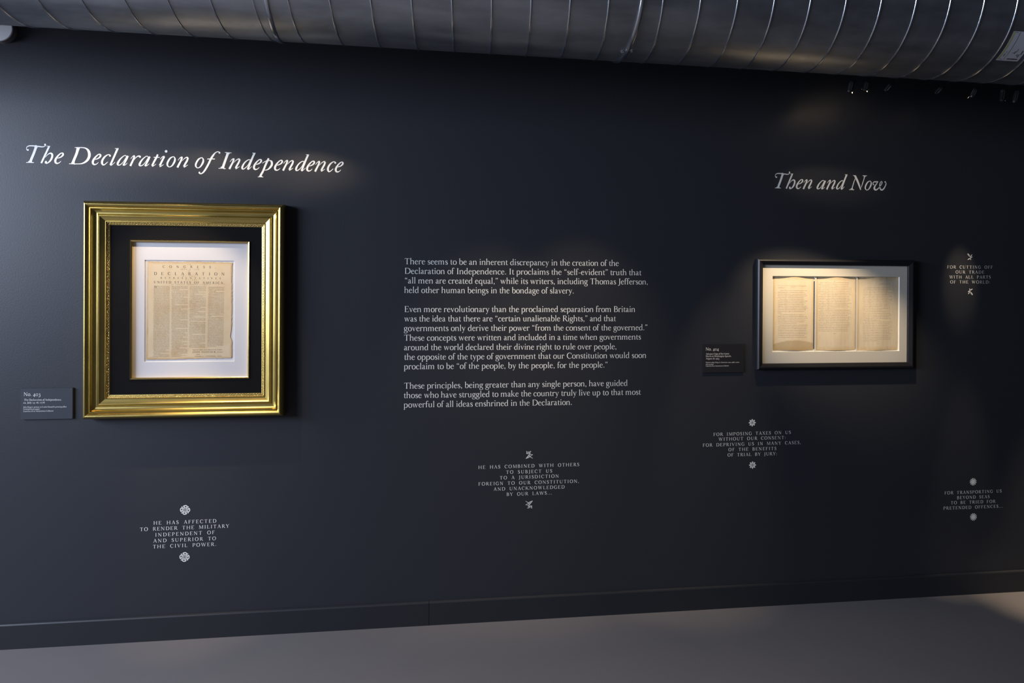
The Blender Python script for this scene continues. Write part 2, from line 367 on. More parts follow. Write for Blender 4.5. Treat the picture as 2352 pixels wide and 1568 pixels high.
# stroke language: 'S x y0 y1 w' stem, 'H y x0 x1 w' bar, 'F x y h' serif, 'L' flag serif at top left, 'D x y r' dot, 'C x,y,w ...' curve, 'O x,y,w ...' closed curve
def foot(x, y, h=72):
    up = 1 if y < 200 else -1
    t = 13*up
    return ['C %d,%d,26 %d,%d,26' % (x-h, y+t, x+h, y+t), 'C %d,%d,%d %d,%d,84' % (x, y+up*8, int(h*1.35), x, y+up*60)]
BB = 'C 95,340,28 170,410,40 260,425,50 370,370,76 415,220,88 375,70,76 270,0,46 170,5,34 95,45,30'
DB = 'C 375,370,28 290,420,36 190,405,54 90,310,80 62,200,86 100,70,80 190,5,50 280,15,34 375,90,28'
def fl(x, y): return 'C %d,%d,20 %d,%d,40 %d,%d,30' % (x-72, y-48, x-20, y-22, x+30, y-4)
G = {
'a': (420, ['C 70,330,60 105,400,40 190,430,34 255,395,60 272,310,78 272,120,76 285,40,66 330,12,40 390,45,20', 'C 270,255,26 170,215,34 85,160,64 66,95,80 95,25,56 160,8,40 230,40,30 270,90,28']),
'b': (490, ['S 95 40 700 76', fl(95, 700), BB]),
'c': (405, ['C 345,350,60 330,395,44 240,428,34 130,390,62 70,290,80 60,200,84 90,80,80 170,10,56 260,5,40 330,45,28 375,95,18', 'D 335 355 36']),
'd': (500, ['S 375 60 700 76', fl(375, 700), DB, 'C 375,70,50 400,20,40 465,22,20']),
'e': (420, ['C 70,262,26 200,262,28 355,268,30', 'C 350,262,60 342,340,58 290,405,44 220,428,34 130,390,58 70,290,80 60,200,84 95,80,78 180,12,54 270,8,38 345,60,26 380,105,16']),
'f': (290, ['S 110 0 560 76', 'C 110,540,76 125,635,64 185,692,42 255,690,40 300,655,50', 'D 302 650 34', 'H 414 20 245 28'] + foot(110, 0, 80)),
'g': (440, ['O 190,430,36 90,380,68 65,285,78 95,190,66 190,150,36 285,190,68 318,285,78 290,380,66', 'C 285,385,26 350,420,38 430,405,50', 'C 120,175,30 72,120,42 105,60,56 220,35,64 330,10,66 395,-60,62 370,-160,56 260,-225,38 140,-225,38 50,-170,56 42,-90,46 110,-20,30 170,20,28']),
'h': (520, ['S 95 0 700 76', fl(95, 700), 'C 95,310,24 180,390,34 260,425,44 355,400,68 392,300,80 392,0,76'] + foot(95, 0) + foot(392, 0)),
'i': (250, ['S 120 0 425 78', fl(120, 432), 'D 115 610 50'] + foot(120, 0)),
'j': (240, ['C 120,425,78 122,60,76 105,-120,60 50,-200,40 -10,-190,40', fl(120, 432), 'D 115 610 50', 'D -8 -180 34']),
'k': (500, ['S 95 0 700 76', fl(95, 700), 'C 110,200,28 340,405,34', 'H 414 265 430 26', 'C 190,265,58 390,10,76'] + foot(95, 0) + foot(420, 0, 62)),
'l': (250, ['S 120 0 700 76', fl(120, 700)] + foot(120, 0)),
'm': (790, ['S 95 0 425 76', fl(95, 432), 'C 95,310,24 170,390,34 245,425,44 330,400,68 365,300,80 365,0,76', 'C 365,310,24 445,390,34 520,425,44 605,400,68 640,300,80 640,0,76'] + foot(95, 0) + foot(365, 0) + foot(640, 0)),
'n': (520, ['S 95 0 425 76', fl(95, 432), 'C 95,310,24 180,390,34 260,425,44 355,400,68 392,300,80 392,0,76'] + foot(95, 0) + foot(392, 0)),
'o': (470, ['O 235,430,36 110,375,70 62,215,86 110,55,70 235,0,36 360,55,70 408,215,86 360,375,70']),
'p': (500, ['S 95 -240 425 76', fl(95, 432), BB] + foot(95, -240)),
'q': (500, ['S 385 -240 420 76', DB] + foot(385, -240)),
'r': (360, ['S 95 0 425 76', fl(95, 432), 'C 95,290,22 165,385,34 245,422,50 310,395,60', 'D 308 388 36'] + foot(95, 0, 80)),
's': (345, ['C 280,320,24 270,395,34 190,430,38 95,398,56 75,325,70 130,255,84 230,190,88 285,120,74 260,30,52 170,2,38 80,25,32 50,115,22']),
't': (295, ['C 128,560,8 120,430,66 120,120,78 142,35,60 200,8,42 285,55,18', 'H 412 30 270 30']),
'u': (520, ['C 110,425,76 110,130,78 140,40,62 220,5,42 300,25,34 385,100,24', 'S 385 20 425 76', fl(110, 430), fl(385, 430), 'C 385,40,40 410,14,34 470,20,20']),
'v': (455, ['C 80,425,80 228,5,62', 'C 222,5,28 375,420,30', 'H 417 15 155 26', 'H 417 305 440 26']),
'w': (685, ['C 80,425,76 205,5,60', 'C 200,5,28 330,405,28', 'C 320,425,76 455,5,60', 'C 450,5,28 600,420,30', 'H 417 15 150 26', 'H 417 250 385 26', 'H 417 530 665 26']),
'x': (460, ['C 90,420,80 370,10,76', 'C 370,420,30 90,10,30', 'H 417 20 165 26', 'H 417 300 430 26', 'H 13 20 160 26', 'H 13 295 440 26']),
'y': (450, ['C 80,425,80 232,25,62', 'C 375,420,30 228,10,34 160,-150,34 100,-215,44', 'D 90 -200 38', 'H 417 15 155 26', 'H 417 305 440 26']),
'z': (400, ['C 340,410,24 60,20,70', 'H 412 60 350 32', 'H 15 50 350 32', 'C 355,15,26 370,120,12']),
'A': (660, ['C 95,10,34 330,660,34', 'C 320,668,80 565,8,92', 'H 235 180 480 28', 'H 13 20 180 26', 'H 13 460 655 26']),
'B': (570, ['S 135 0 660 88', 'C 60,646,28 260,648,34 390,600,60 430,500,80 380,395,58 260,350,30 135,345,26', 'C 260,352,30 420,325,60 495,190,88 430,55,64 280,14,34 55,14,28', 'F 90 660 40']),
'C': (640, ['C 565,460,22 530,590,34 400,655,40 240,620,64 110,480,90 85,330,96 120,170,92 250,35,64 390,0,42 520,50,32 595,165,22', 'C 570,450,26 570,650,20']),
'D': (710, ['S 140 0 660 88', 'C 60,646,28 300,648,32 480,600,60 605,470,90 632,330,98 600,170,90 470,50,62 300,12,34 60,14,28']),
'E': (560, ['S 140 0 660 88', 'H 646 60 490 28', 'C 490,650,30 505,510,10', 'H 345 140 370 28', 'C 375,420,16 375,270,16', 'H 14 60 500 28', 'C 500,14,30 530,165,10']),
'F': (520, ['S 140 0 660 88', 'H 646 60 480 28', 'C 480,650,30 495,510,10', 'H 345 140 370 28', 'C 375,420,16 375,270,16'] + foot(140, 0, 85)),
'G': (700, ['C 565,460,22 530,590,34 400,655,40 240,620,64 110,480,90 85,330,96 120,170,92 250,35,64 390,0,42 560,60,32', 'C 570,450,26 570,650,20', 'S 570 30 270 84', 'H 275 470 660 26']),
'H': (750, ['S 140 0 660 88', 'S 605 0 660 88', 'H 345 140 605 28'] + foot(140, 0) + foot(605, 0) + foot(140, 660) + foot(605, 660)),
'I': (345, ['S 172 0 660 88'] + foot(172, 0, 90) + foot(172, 660, 90)),
'J': (330, ['C 190,650,88 190,80,88 165,-70,66 95,-135,44 25,-125,44', 'D 28 -112 34'] + foot(190, 660, 90)),
'K': (680, ['S 140 0 660 88', 'C 555,640,34 190,300,34', 'C 265,375,80 580,10,88', 'H 647 470 640 26', 'H 13 500 680 26'] + foot(140, 0) + foot(140, 660)),
'L': (560, ['S 140 0 660 88', 'H 14 60 490 28', 'C 495,14,30 525,170,10'] + foot(140, 660, 85)),
'M': (860, ['C 120,10,34 155,640,34', 'C 165,655,84 420,25,70', 'C 415,20,30 690,650,30', 'S 725 0 660 88', 'H 647 60 200 26', 'H 647 690 800 26', 'H 13 40 200 26'] + foot(725, 0)),
'N': (730, ['C 130,10,34 130,640,34', 'C 120,655,80 590,10,84', 'C 595,0,34 595,650,34', 'H 13 50 215 26', 'H 647 505 680 26', 'H 647 40 150 26']),
'O': (730, ['O 365,658,38 160,570,80 85,330,98 160,90,80 365,2,38 570,90,80 645,330,98 570,570,80']),
'P': (550, ['S 140 0 660 88', 'C 60,646,28 280,648,32 420,605,60 475,490,88 430,370,60 300,310,32 140,320,24'] + foot(140, 0, 85)),
'R': (630, ['S 140 0 660 88', 'C 60,646,28 280,648,32 410,605,60 460,500,86 415,390,58 300,338,30 140,345,24', 'C 290,340,60 400,200,86 550,20,70 640,14,24'] + foot(140, 0)),
'S': (470, ['C 390,490,22 370,600,34 260,655,42 130,615,60 90,510,84 160,400,96 310,300,100 390,190,92 360,60,62 240,2,44 110,40,34 65,175,22', 'C 392,480,22 395,640,18', 'C 62,185,22 58,20,18']),
'T': (630, ['S 315 0 660 88', 'H 644 55 575 30', 'C 62,648,30 35,505,10', 'C 568,648,30 595,505,10'] + foot(315, 0, 95)),
'U': (710, ['C 145,650,88 145,250,88 180,90,82 300,12,48 420,10,40 530,80,38 575,240,34 575,650,34'] + foot(145, 660) + foot(575, 660, 62)),
'V': (670, ['C 90,650,90 335,5,76', 'C 330,5,32 580,645,32', 'H 647 10 190 26', 'H 647 490 660 26']),
'W': (930, ['C 90,650,86 300,5,72', 'C 295,5,30 475,645,30', 'C 440,655,86 660,5,72', 'C 655,5,30 845,645,30', 'H 647 10 190 26', 'H 647 360 530 26', 'H 647 760 925 26']),
'X': (670, ['C 110,650,88 565,10,90', 'C 550,645,32 105,10,32', 'H 647 20 215 26', 'H 647 450 640 26', 'H 13 20 200 26', 'H 13 450 660 26']),
'Y': (640, ['C 85,650,86 320,300,86', 'C 550,645,32 330,310,32', 'S 325 0 330 88', 'H 647 10 175 26', 'H 647 465 630 26'] + foot(325, 0, 85)),
'Z': (600, ['C 520,640,26 90,20,84', 'H 646 80 530 28', 'H 14 70 530 28', 'C 85,650,28 70,520,10', 'C 530,14,28 550,160,10']),
'.': (230, ['D 110 45 48']), ',': (230, ['D 108 45 48', 'C 140,45,40 135,-30,36 70,-110,16']), ':': (230, ['D 110 45 48', 'D 110 360 48']),
';': (230, ['D 108 45 48', 'C 140,45,40 135,-30,36 70,-110,16', 'D 110 360 48']),
'\u2019': (190, ['D 90 620 46', 'C 120,620,38 118,560,34 60,480,14']),
'\u201c': (380, ['D 110 510 46', 'C 80,510,38 82,580,34 145,660,14', 'D 265 510 46', 'C 235,510,38 237,580,34 300,660,14']),
'\u201d': (360, ['D 95 620 46', 'C 125,620,38 123,555,34 60,475,14', 'D 250 620 46', 'C 280,620,38 278,555,34 215,475,14']),
'-': (320, ['H 215 40 275 44']), '\u2013': (480, ['H 215 30 450 34']), '&': (700, ['C 600,300,30 420,20,60 220,10,70 100,150,80 260,350,70 330,560,60 240,640,40 170,520,50 400,200,80 640,20,40']),
'(': (260, ['C 220,680,16 110,480,50 80,260,66 110,40,50 220,-160,16']), ')': (260, ['C 40,680,16 150,480,50 180,260,66 150,40,50 40,-160,16']),
'0': (470, ['O 235,430,44 110,375,52 62,215,58 110,55,52 235,0,44 360,55,52 408,215,58 360,375,52']),
'1': (300, ['S 150 0 430 76', 'H 417 70 200 24'] + foot(150, 0)),
'2': (430, ['C 70,300,40 130,410,40 240,425,44 340,340,80 280,190,50 60,20,30', 'H 22 50 380 50']),
'3': (420, ['C 70,360,30 150,425,40 270,400,60 310,310,76 250,210,40 160,180,26', 'C 180,190,30 300,160,60 350,30,86 300,-130,70 170,-200,44 60,-180,50', 'D 60 -165 34']),
'4': (480, ['S 310 -180 430 80', 'C 300,420,30 50,20,30', 'H 10 40 430 50']),
'5': (420, ['C 340,420,40 150,400,44', 'C 140,410,28 110,200,28', 'C 110,200,30 250,190,50 345,60,84 310,-110,70 180,-200,44 60,-175,50']),
'6': (470, ['C 380,650,20 200,540,44 85,360,80 65,200,84 120,40,66 235,0,40 360,60,66 400,200,84 350,330,60 240,370,36 120,300,26']),
'7': (440, ['H 400 60 380 60', 'C 385,405,30 280,150,44 160,-200,60']),
'8': (450, ['O 225,640,38 120,590,62 100,500,76 180,400,80 330,280,84 390,150,80 330,40,62 225,0,38 120,40,62 75,150,76 130,270,60 290,390,50 345,500,66 310,600,60']),
'9': (470, ['C 90,-200,20 270,-100,44 385,80,80 405,230,84 350,390,66 235,430,40 110,370,66 70,230,84 120,100,60 230,60,36 350,130,26']),
}
def parse(cmds, seg):
    out = []
    for c in cmds:
        k = c[0]; a = c[2:]
        if k == 'S': x, y0, y1, w_ = map(float, a.split()); out.append(([(x-w_/2, y0), (x+w_/2, y0), (x+w_/2, y1), (x-w_/2, y1)], [(0, 1, 2, 3)]))
        elif k == 'H': y, x0, x1, w_ = map(float, a.split()); out.append(([(x0, y-w_/2), (x1, y-w_/2), (x1, y+w_/2), (x0, y+w_/2)], [(0, 1, 2, 3)]))
        elif k == 'F':
            x, y, h = map(float, a.split()); out.append(([(x-h, y-26), (x+h, y-26), (x+h, y), (x-h, y)], [(0, 1, 2, 3)]))
        elif k == 'D': x, y, r = map(float, a.split()); out.append(disc(x, y, r, 14 if seg > 2 else (8 if seg else 4)))
        else:
            pts = [tuple(map(float, p_.split(','))) for p_ in a.split()]
            if seg == 0 and len(pts) > 5: pts = pts[::2] + ([pts[-1]] if len(pts) % 2 == 0 and k == 'C' else [])
            out.append(ribbon(pts, seg, k == 'O'))
    return out
CACHE = {}
def glyph(ch, seg):
    if (ch, seg) not in CACHE:
        a, c = G[ch]; CACHE[ch, seg] = (a, parse(c, seg))
    return CACHE[ch, seg]
def line_geo(text, A, B, cap, seg=3, out=.0006, word=None, bold=1.0, shear=0.0, fit_scale=False):
    """set `text` from wall point A to B (x, z); cap = capital height in metres -> verts, faces at depth `out` from the wall"""
    s = cap/660.0; L_ = math.hypot(B[0]-A[0], B[1]-A[1]); ux, uz = (B[0]-A[0])/L_, (B[1]-A[1])/L_
    adv = [0]; nat = 0; ns = 0
    SP = word if word is not None else 235
    for ch in text:
        nat += SP if ch == ' ' else G[ch][0]
    # the ink starts 55 units after the origin and stops 45 before the end
    natural = (nat-90)*s; gaps = max(len(text)-1, 1)
    if fit_scale: sx = s*L_/natural; tr = 0.0
    else: sx = s; tr = (L_-natural)/gaps
    x = -50*sx; V = []; Fc = []
    for ch in text:
        if ch == ' ': x += SP*sx + tr; continue
        a, parts = glyph(ch, seg)
        for k, (pv, pf) in enumerate(parts):
            n = len(V); dz = out + k*2.2e-5
            for (gx, gy) in pv:
                X = x + (gx + shear*gy)*sx; Z = gy*s
                V.append((A[0]+ux*X-uz*Z, D-dz, A[1]+uz*X+ux*Z))
            for f in pf: Fc.append(tuple(i+n for i in f))
        x += a*sx + tr
    return V, Fc

# ---------- italic display letters, drawn in photo-crop units (19.6 per photo pixel) around an anchor pixel
IT = {
'T': ((200,1055),(50,320),['C 590,318,60 620,325,150 655,345,100','C 655,325,116 540,640,112 430,900,114 395,1010,128','C 400,985,140 385,1040,230','C 200,1040,26 380,1038,36 555,1046,24','D 282 478 42','C 262,495,40 218,440,30 233,350,34 300,305,42 400,290,48 600,300,52 800,325,52 940,338,44 1040,308,34 1085,250,32 1060,215,20','D 1055 238 44','C 655,330,160 625,380,118']),
'h': ((840,1078),(50,320),['C 1234,318,88 880,1070,80','C 1110,302,20 1200,308,24 1284,312,26','C 1060,810,16 1180,680,34 1290,625,60 1365,665,88 1375,760,90 1330,890,88 1250,1000,68 1160,1065,44 1095,1080,40 1050,1045,44','D 1090 1022 52']),
'e': ((1462,1103),(50,320),['C 1590,852,26 1700,825,44 1800,770,62 1862,690,84 1850,630,66 1800,615,46 1730,650,52 1640,735,68 1555,850,90 1512,960,98 1530,1045,86 1600,1080,56 1690,1050,36 1768,980,20']),
'D': ((175,1020),(150,325),['C 590,270,140 505,560,116 385,850,118 345,1010,150','C 175,1000,26 400,1006,34 650,1005,36 800,975,60 930,900,88 1030,790,112 1085,640,124 1072,480,118 1000,360,84 900,296,50 780,274,40 600,272,36 430,272,22','C 345,1000,200 370,950,130','C 590,285,170 560,340,130']),
'c': ((1605,1070),(150,325),['D 2014 640 44','C 2020,610,40 1955,588,36 1860,622,50 1750,720,78 1672,850,92 1655,960,96 1690,1035,72 1750,1048,46 1830,992,38 1918,915,26']),
'l': ((30,985),(250,330),['C 400,215,96 250,560,86 115,860,84 72,955,84','C 68,965,50 130,955,36 210,895,26 282,828,16','C 275,215,20 360,215,24 450,212,24']),
'a': ((350,985),(250,330),['C 800,575,36 735,525,32 620,590,44 500,710,68 415,850,90 400,930,80 450,962,46 540,930,36 640,830,28 740,680,26 795,590,30','C 865,545,80 790,700,88 700,880,80 650,975,76','C 650,975,40 720,960,34 780,920,26 840,865,16']),
'r': ((920,1005),(250,330),['C 985,680,20 1060,590,30 1130,542,46 1168,560,60','C 1158,560,78 1110,700,80 1040,850,84 968,1000,90','C 1130,740,14 1220,625,34 1310,562,50 1395,555,66','D 1405 585 48']),
't': ((135,1040),(340,330),['C 440,480,74 390,600,88 290,780,86 185,990,86','C 180,1012,50 240,1000,36 300,960,26 366,910,16','C 255,610,32 380,612,34 528,612,32']),
'i': ((480,1050),(340,330),['C 552,695,20 640,600,34 705,572,52 750,590,50','C 735,585,78 640,760,84 530,985,88','C 520,1030,48 590,1012,36 650,970,26 712,930,16','D 816 343 60']),
'o': ((835,1060),(340,330),['O 1130,586,36 1000,655,68 890,830,82 872,960,70 930,1035,40 985,1044,34 1090,980,60 1192,810,84 1215,690,70 1185,610,44']),
'n': ((1285,1075),(340,330),['C 1350,750,20 1430,650,32 1510,605,50 1548,620,56','C 1535,618,78 1480,770,80 1400,920,84 1325,1072,90','C 1530,780,14 1640,670,32 1740,615,48 1800,635,70','C 1803,630,78 1760,760,84 1680,900,84 1615,1030,86','C 1610,1060,46 1680,1032,34 1740,990,26 1800,955,16']),
'f': ((700,1010),(440,335),['D 1258 312 42','C 1262,285,40 1180,262,38 1080,305,46 980,420,80 870,590,90 780,780,86 680,970,84 570,1140,76 480,1230,52 400,1252,48 345,1225,44','D 356 1202 42','C 710,592,34 880,586,40 1055,592,38']),
'I': ((1215,1020),(440,335),['C 1640,320,116 1540,600,106 1450,850,110 1400,1010,126','C 1500,300,18 1650,306,28 1802,316,24','C 1215,1012,24 1400,1008,30 1545,1026,22','C 1642,310,200 1622,360,116','C 1395,1010,230 1422,950,120']),
'd': ((80,970),(550,340),['C 500,535,28 430,522,36 330,570,46 210,690,64 132,840,86 130,920,74 180,942,46 280,880,36 380,770,28 450,640,26 490,550,30','C 678,235,92 600,400,86 500,640,86 420,840,84 370,955,80','C 372,965,44 430,945,36 490,890,28 557,825,16','C 575,220,18 650,220,22 728,226,22']),
'p': ((825,1305),(550,340),['C 1318,462,80 1240,620,90 1150,820,88 1060,1040,86 960,1220,92 950,1285,110','C 825,1300,22 950,1294,32 1075,1304,22','C 950,1290,170 970,1235,96','C 1022,682,20 1120,625,28 1230,562,30','C 1310,562,26 1390,565,50 1450,620,90 1458,740,96 1400,850,86 1300,948,54 1200,988,34 1125,986,26']),
'N': ((195,1095),(1940,380),['C 462,455,84 595,740,86 722,1095,46','C 370,452,20 430,450,24 505,452,26','C 470,590,20 410,760,34 345,980,40 330,1080,60','C 195,1086,22 320,1084,30 430,1090,22','C 320,1085,160 345,1030,60','C 742,1000,20 810,790,36 870,600,38 900,455,60','C 800,456,18 900,458,26 1015,456,16','C 905,455,140 885,510,56']),
'w': ((1300,1130),(1940,380),['D 1300 858 28','C 1285,860,30 1275,790,34 1325,738,44 1400,734,56 1500,725,40','C 1505,715,24 1440,815,40 1360,930,62 1335,1020,84 1365,1085,72 1430,1092,58 1520,1022,42 1590,940,32 1660,830,38 1682,755,42 1655,716,32 1610,755,32 1580,850,40 1580,960,48 1610,1060,58 1670,1102,62 1745,1055,58 1820,940,44 1858,830,40 1850,765,34','D 1822 738 34']),
}
def italic(ch, X, Y, parent):
    (ax, ay), (ox, oy), cmds = IT[ch]
    A0 = px(ox+ax/19.6, oy+ay/19.6); P0 = px(X, Y); V = []; Fc = []
    for k, (pv, pf) in enumerate(parse(cmds, 7)):
        n = len(V)
        for gx, gy in pv:
            q = px(ox+gx/19.6, oy+gy/19.6)
            V.append((P0[0]+q[0]-A0[0], D-.0006-k*2.5e-5, P0[1]+q[1]-A0[1]))
        Fc += [tuple(i+n for i in f) for f in pf]
    return obj('letter', V, Fc, M['vinyl'], parent)
def title(label, seq, name='wall_title'):
    a = px(seq[0][1], seq[0][2]); t = empty(name, (a[0], D, a[1]), label, 'wall lettering')
    for ch, x, y in seq: italic(ch, x, y, t)
    return t
title('large white italic title "The Declaration of Independence" on the dark wall above the gold frame',
 [('T',60.2,373.8),('h',92.9,375.0),('e',124.6,376.3),('D',158.9,377.0),('e',210.8,379.0),('c',231.9,379.6),('l',251.5,380.3),('a',267.9,380.3),('r',296.9,381.3),('a',318.1,381.9),('t',346.9,383.1),('i',364.5,383.6),('o',382.6,384.1),('n',405.6,384.8),('o',447.9,386.3),('f',475.7,386.5),('I',502.0,387.0),('n',524.9,388.3),('d',554.1,389.5),('e',581.0,390.3),('p',592.1,406.6),('e',629.3,392.0),('n',648.2,391.9),('d',677.8,393.0),('e',703.1,393.8),('n',721.8,394.1),('c',750.8,395.0),('e',768.9,395.9)])
title('white italic title "Then and Now" on the dark wall above the black frame',
 [('T',1779.8,432.3),('h',1804.3,433.4),('e',1827.7,434.0),('n',1843.4,434.2),('a',1875.2,434.7),('n',1897.1,435.2),('d',1920.0,435.2),('N',1949.9,435.9),('o',1985.9,437.0),('w',2006.3,437.7)])

# ---------- body text
def block(name, label, lines, cap, seg=3, word=None, mat_='vinyl', parent=None, out=.0006, cat='wall lettering'):
    a = px(lines[0][1], lines[0][2], out)
    t = parent or empty(name, (a[0], D, a[1]), label, cat)
    for txt, x0, y0, x1, y1 in lines:
        o = obj('text_line', *line_geo(txt, px(x0, y0, out), px(x1, y1, out), cap, seg, out, word, fit_scale=(word is None)), M[mat_], t); tag(o, kind='stuff')
    return t
block('wall_paragraph', 'long white roman paragraph of fourteen lines between the two frames', [
 ('There seems to be an inherent discrepancy in the creation of the',929.7,606.5,1421.1,610.5),
 ('Declaration of Independence. It proclaims the \u201cself-evident\u201d truth that',929.9,628.5,1472.8,631.9),
 ('\u201call men are created equal,\u201d while its writers, including Thomas Jefferson,',929.9,650.5,1488.2,653.0),
 ('held other human beings in the bondage of slavery.',929.3,672.3,1318.1,673.7),
 ('Even more revolutionary than the proclaimed separation from Britain',929.3,716.3,1458.8,716.1),
 ('was the idea that there are \u201ccertain unalienable Rights,\u201d and that',929.3,738.0,1414.3,737.3),
 ('governments only derive their power \u201cfrom the consent of the governed.\u201d',928.6,760.1,1487.1,758.0),
 ('These concepts were written and included in a time when governments',928.6,782.1,1471.8,779.4),
 ('around the world declared their divine right to rule over people,',928.6,804.0,1416.1,801.6),
 ('the opposite of the type of government that our Constitution would soon',929.0,826.1,1484.1,821.6),
 ('proclaim to be \u201cof the people, by the people, for the people.\u201d',928.6,847.8,1395.6,843.7),
 ('These principles, being greater than any single person, have guided',928.6,892.4,1441.3,885.5),
 ('those who have struggled to make the country truly live up to that most',928.1,914.1,1471.4,905.9),
 ('powerful of all ideas enshrined in the Declaration.',928.1,935.8,1313.8,929.4)], .0270, 4)

# ---------- printers' ornaments, unit radius 100
def orn_geo(cmds, cx, cy, size, rot=0.0, flip=1):
    X0, Z0 = px(cx, cy); s = size/100; V = []; Fc = []
    for k, (pv, pf) in enumerate(parse(cmds, 4)):
        n = len(V)
        for gx, gy in pv:
            a = math.radians(rot); x = gx*flip
            V.append((X0+(x*math.cos(a)-gy*math.sin(a))*s, D-.0006-k*1.5e-5, Z0+(x*math.sin(a)+gy*math.cos(a))*s))
        Fc += [tuple(i+n for i in f) for f in pf]
    return V, Fc
def rotc(cmd, deg):
    k, a = cmd[0], cmd[2:]; c, s = math.cos(math.radians(deg)), math.sin(math.radians(deg)); res = []
    if k == 'D':
        x, y, r = map(float, a.split()); return 'D %f %f %f' % (x*c-y*s, x*s+y*c, r)
    for p_ in a.split():
        x, y, w_ = map(float, p_.split(',')); res.append('%f,%f,%f' % (x*c-y*s, x*s+y*c, w_))
    return k + ' ' + ' '.join(res)
GEAR = ['O 60,0,26 42,42,26 0,60,26 -42,42,26 -60,0,26 -42,-42,26 0,-60,26 42,-42,26', 'O 27,0,17 19,19,17 0,27,17 -19,19,17 -27,0,17 -19,-19,17 0,-27,17 19,-19,17'] + [rotc('C 0,66,26 0,84,30 0,100,34', 45*i) for i in range(8)]
SUN = ['O 25,0,50 18,18,50 0,25,50 -18,18,50 -25,0,50 -18,-18,50 0,-25,50 18,-18,50'] + [rotc('C 0,18,10 0,60,22 0,92,25 0,102,12', 30*i+15) for i in range(12)]
ROS = []
for i in range(4):
    ROS += [rotc(c_, 90*i) for c_ in ('C 26,-30,8 34,0,9 26,30,8', 'C -8,-12,7 0,-18,8 8,-12,7', 'C 36,-48,8 50,-22,11 50,18,11 40,44,8', 'C 58,-20,8 64,-38,15 84,-42,17 97,-22,19 98,6,19 88,32,17 70,30,13 70,8,9', 'D 70 10 11', 'C 30,30,8 52,52,9 60,60,8', 'D 66 66 13')]
SPRIG = ['C 30,-100,16 24,-60,18 20,-20,14 -10,20,14', 'O -30,30,15 -14,56,15 -34,72,15 -54,50,15', 'C -44,66,34 -70,92,30 -92,96,8', 'C -84,72,10 -62,88,22 -60,110,10', 'C 22,-6,8 40,36,30 78,84,10', 'C 22,-20,8 60,-8,28 84,14,8', 'C 18,-46,8 -30,-60,34 -84,-92,8', 'C 2,10,20 -18,26,20']
KNOT = ['C -92,-96,8 -50,-50,14 10,10,14 70,8,10 98,-2,8', 'C -92,-96,10 -20,-70,16 40,-30,12 98,10,8', 'C 0,-20,12 40,-60,12 98,-96,8', 'C -60,-70,8 20,-10,10', 'C -14,8,6 -22,40,8', 'C -80,96,12 -62,92,14 -66,60,18 -70,40,14 -50,34,14 -40,52,12 -44,70,8', 'C -18,96,10 -20,60,10 -14,36,10', 'C 52,92,12 20,90,16 22,64,12 24,40,14 4,34,14 -2,56,10 -2,80,8']
def quote(label, lines, orn, o1, o2, size, flip2):
    t = block('wall_quotation', label, lines, .0153, 3, 560)
    obj('ornament', *orn_geo(orn, o1[0], o1[1], size), M['vinyl'], t)
    obj('ornament', *orn_geo(orn, o2[0], o2[1], size, 180 if flip2 else 0), M['vinyl'], t)
quote('white capitals quotation "He has affected to render", under the gold frame', [
 ('HE HAS AFFECTED',352.8,1204.7,496.6,1199.7),('TO RENDER THE MILITARY',321.6,1219.4,526.1,1211.3),('INDEPENDENT OF',356.6,1232.0,492.9,1226.0),
 ('AND SUPERIOR TO',352.5,1245.6,495.9,1239.8),('THE CIVIL POWER.',351.4,1259.1,496.6,1253.0)], ROS, (425.2,1170.5), (424.0,1278.5), .0195, False)
quote('white capitals quotation "He has combined with others" below the long paragraph', [
 ('HE HAS COMBINED WITH OTHERS',1099.0,1076.7,1330.2,1069.9),('TO SUBJECT US',1162.8,1087.8,1267.9,1084.7),('TO A JURISDICTION',1148.3,1100.8,1283.3,1096.4),
 ('FOREIGN TO OUR CONSTITUTION,',1099.2,1114.9,1329.6,1108.2),('AND UNACKNOWLEDGED',1134.1,1126.7,1296.6,1121.4),('BY OUR LAWS...',1163.7,1138.6,1267.3,1134.9)], KNOT, (1215.5,1044.3), (1215.5,1158.3), .0175, True)
quote('white capitals quotation "For imposing taxes on us" with cogwheel ornaments, below the black frame', [
 ('FOR IMPOSING TAXES ON US',1639.0,1001.0,1816.2,996.0),('WITHOUT OUR CONSENT:',1651.0,1012.0,1804.3,1007.9),('FOR DEPRIVING US IN MANY CASES,',1614.6,1025.7,1839.4,1019.2),
 ('OF THE BENEFITS',1673.3,1035.8,1782.9,1032.9),('OF TRIAL BY JURY:',1671.3,1048.1,1784.6,1044.8)], GEAR, (1727.7,970.4), (1728.3,1067.6), .0178, False)
quote('white capitals quotation "For cutting off our trade" with leaf sprigs, right of the black frame', [
 ('FOR CUTTING OFF',2175.9,616.4,2279.8,616.8),('OUR TRADE',2195.2,627.8,2260.4,628.1),('WITH ALL PARTS',2181.0,639.4,2275.3,639.5),('OF THE WORLD:',2182.8,650.6,2273.5,650.9)], SPRIG, (2227.6,590.0), (2228.5,669.4), .0160, True)
quote('white capitals quotation "For transporting us beyond seas" with sunburst ornaments, at lower right', [
 ('FOR TRANSPORTING US',2169.9,1135.2,2300.3,1130.5),('BEYOND SEAS',2198.4,1146.0,2272.6,1143.3),('TO BE TRIED FOR',2184.2,1157.8,2286.1,1154.1),('PRETENDED OFFENCES...',2167.1,1170.2,2303.0,1165.2)], SUN, (2235.0,1106.0), (2235.6,1186.6), .0190, False)

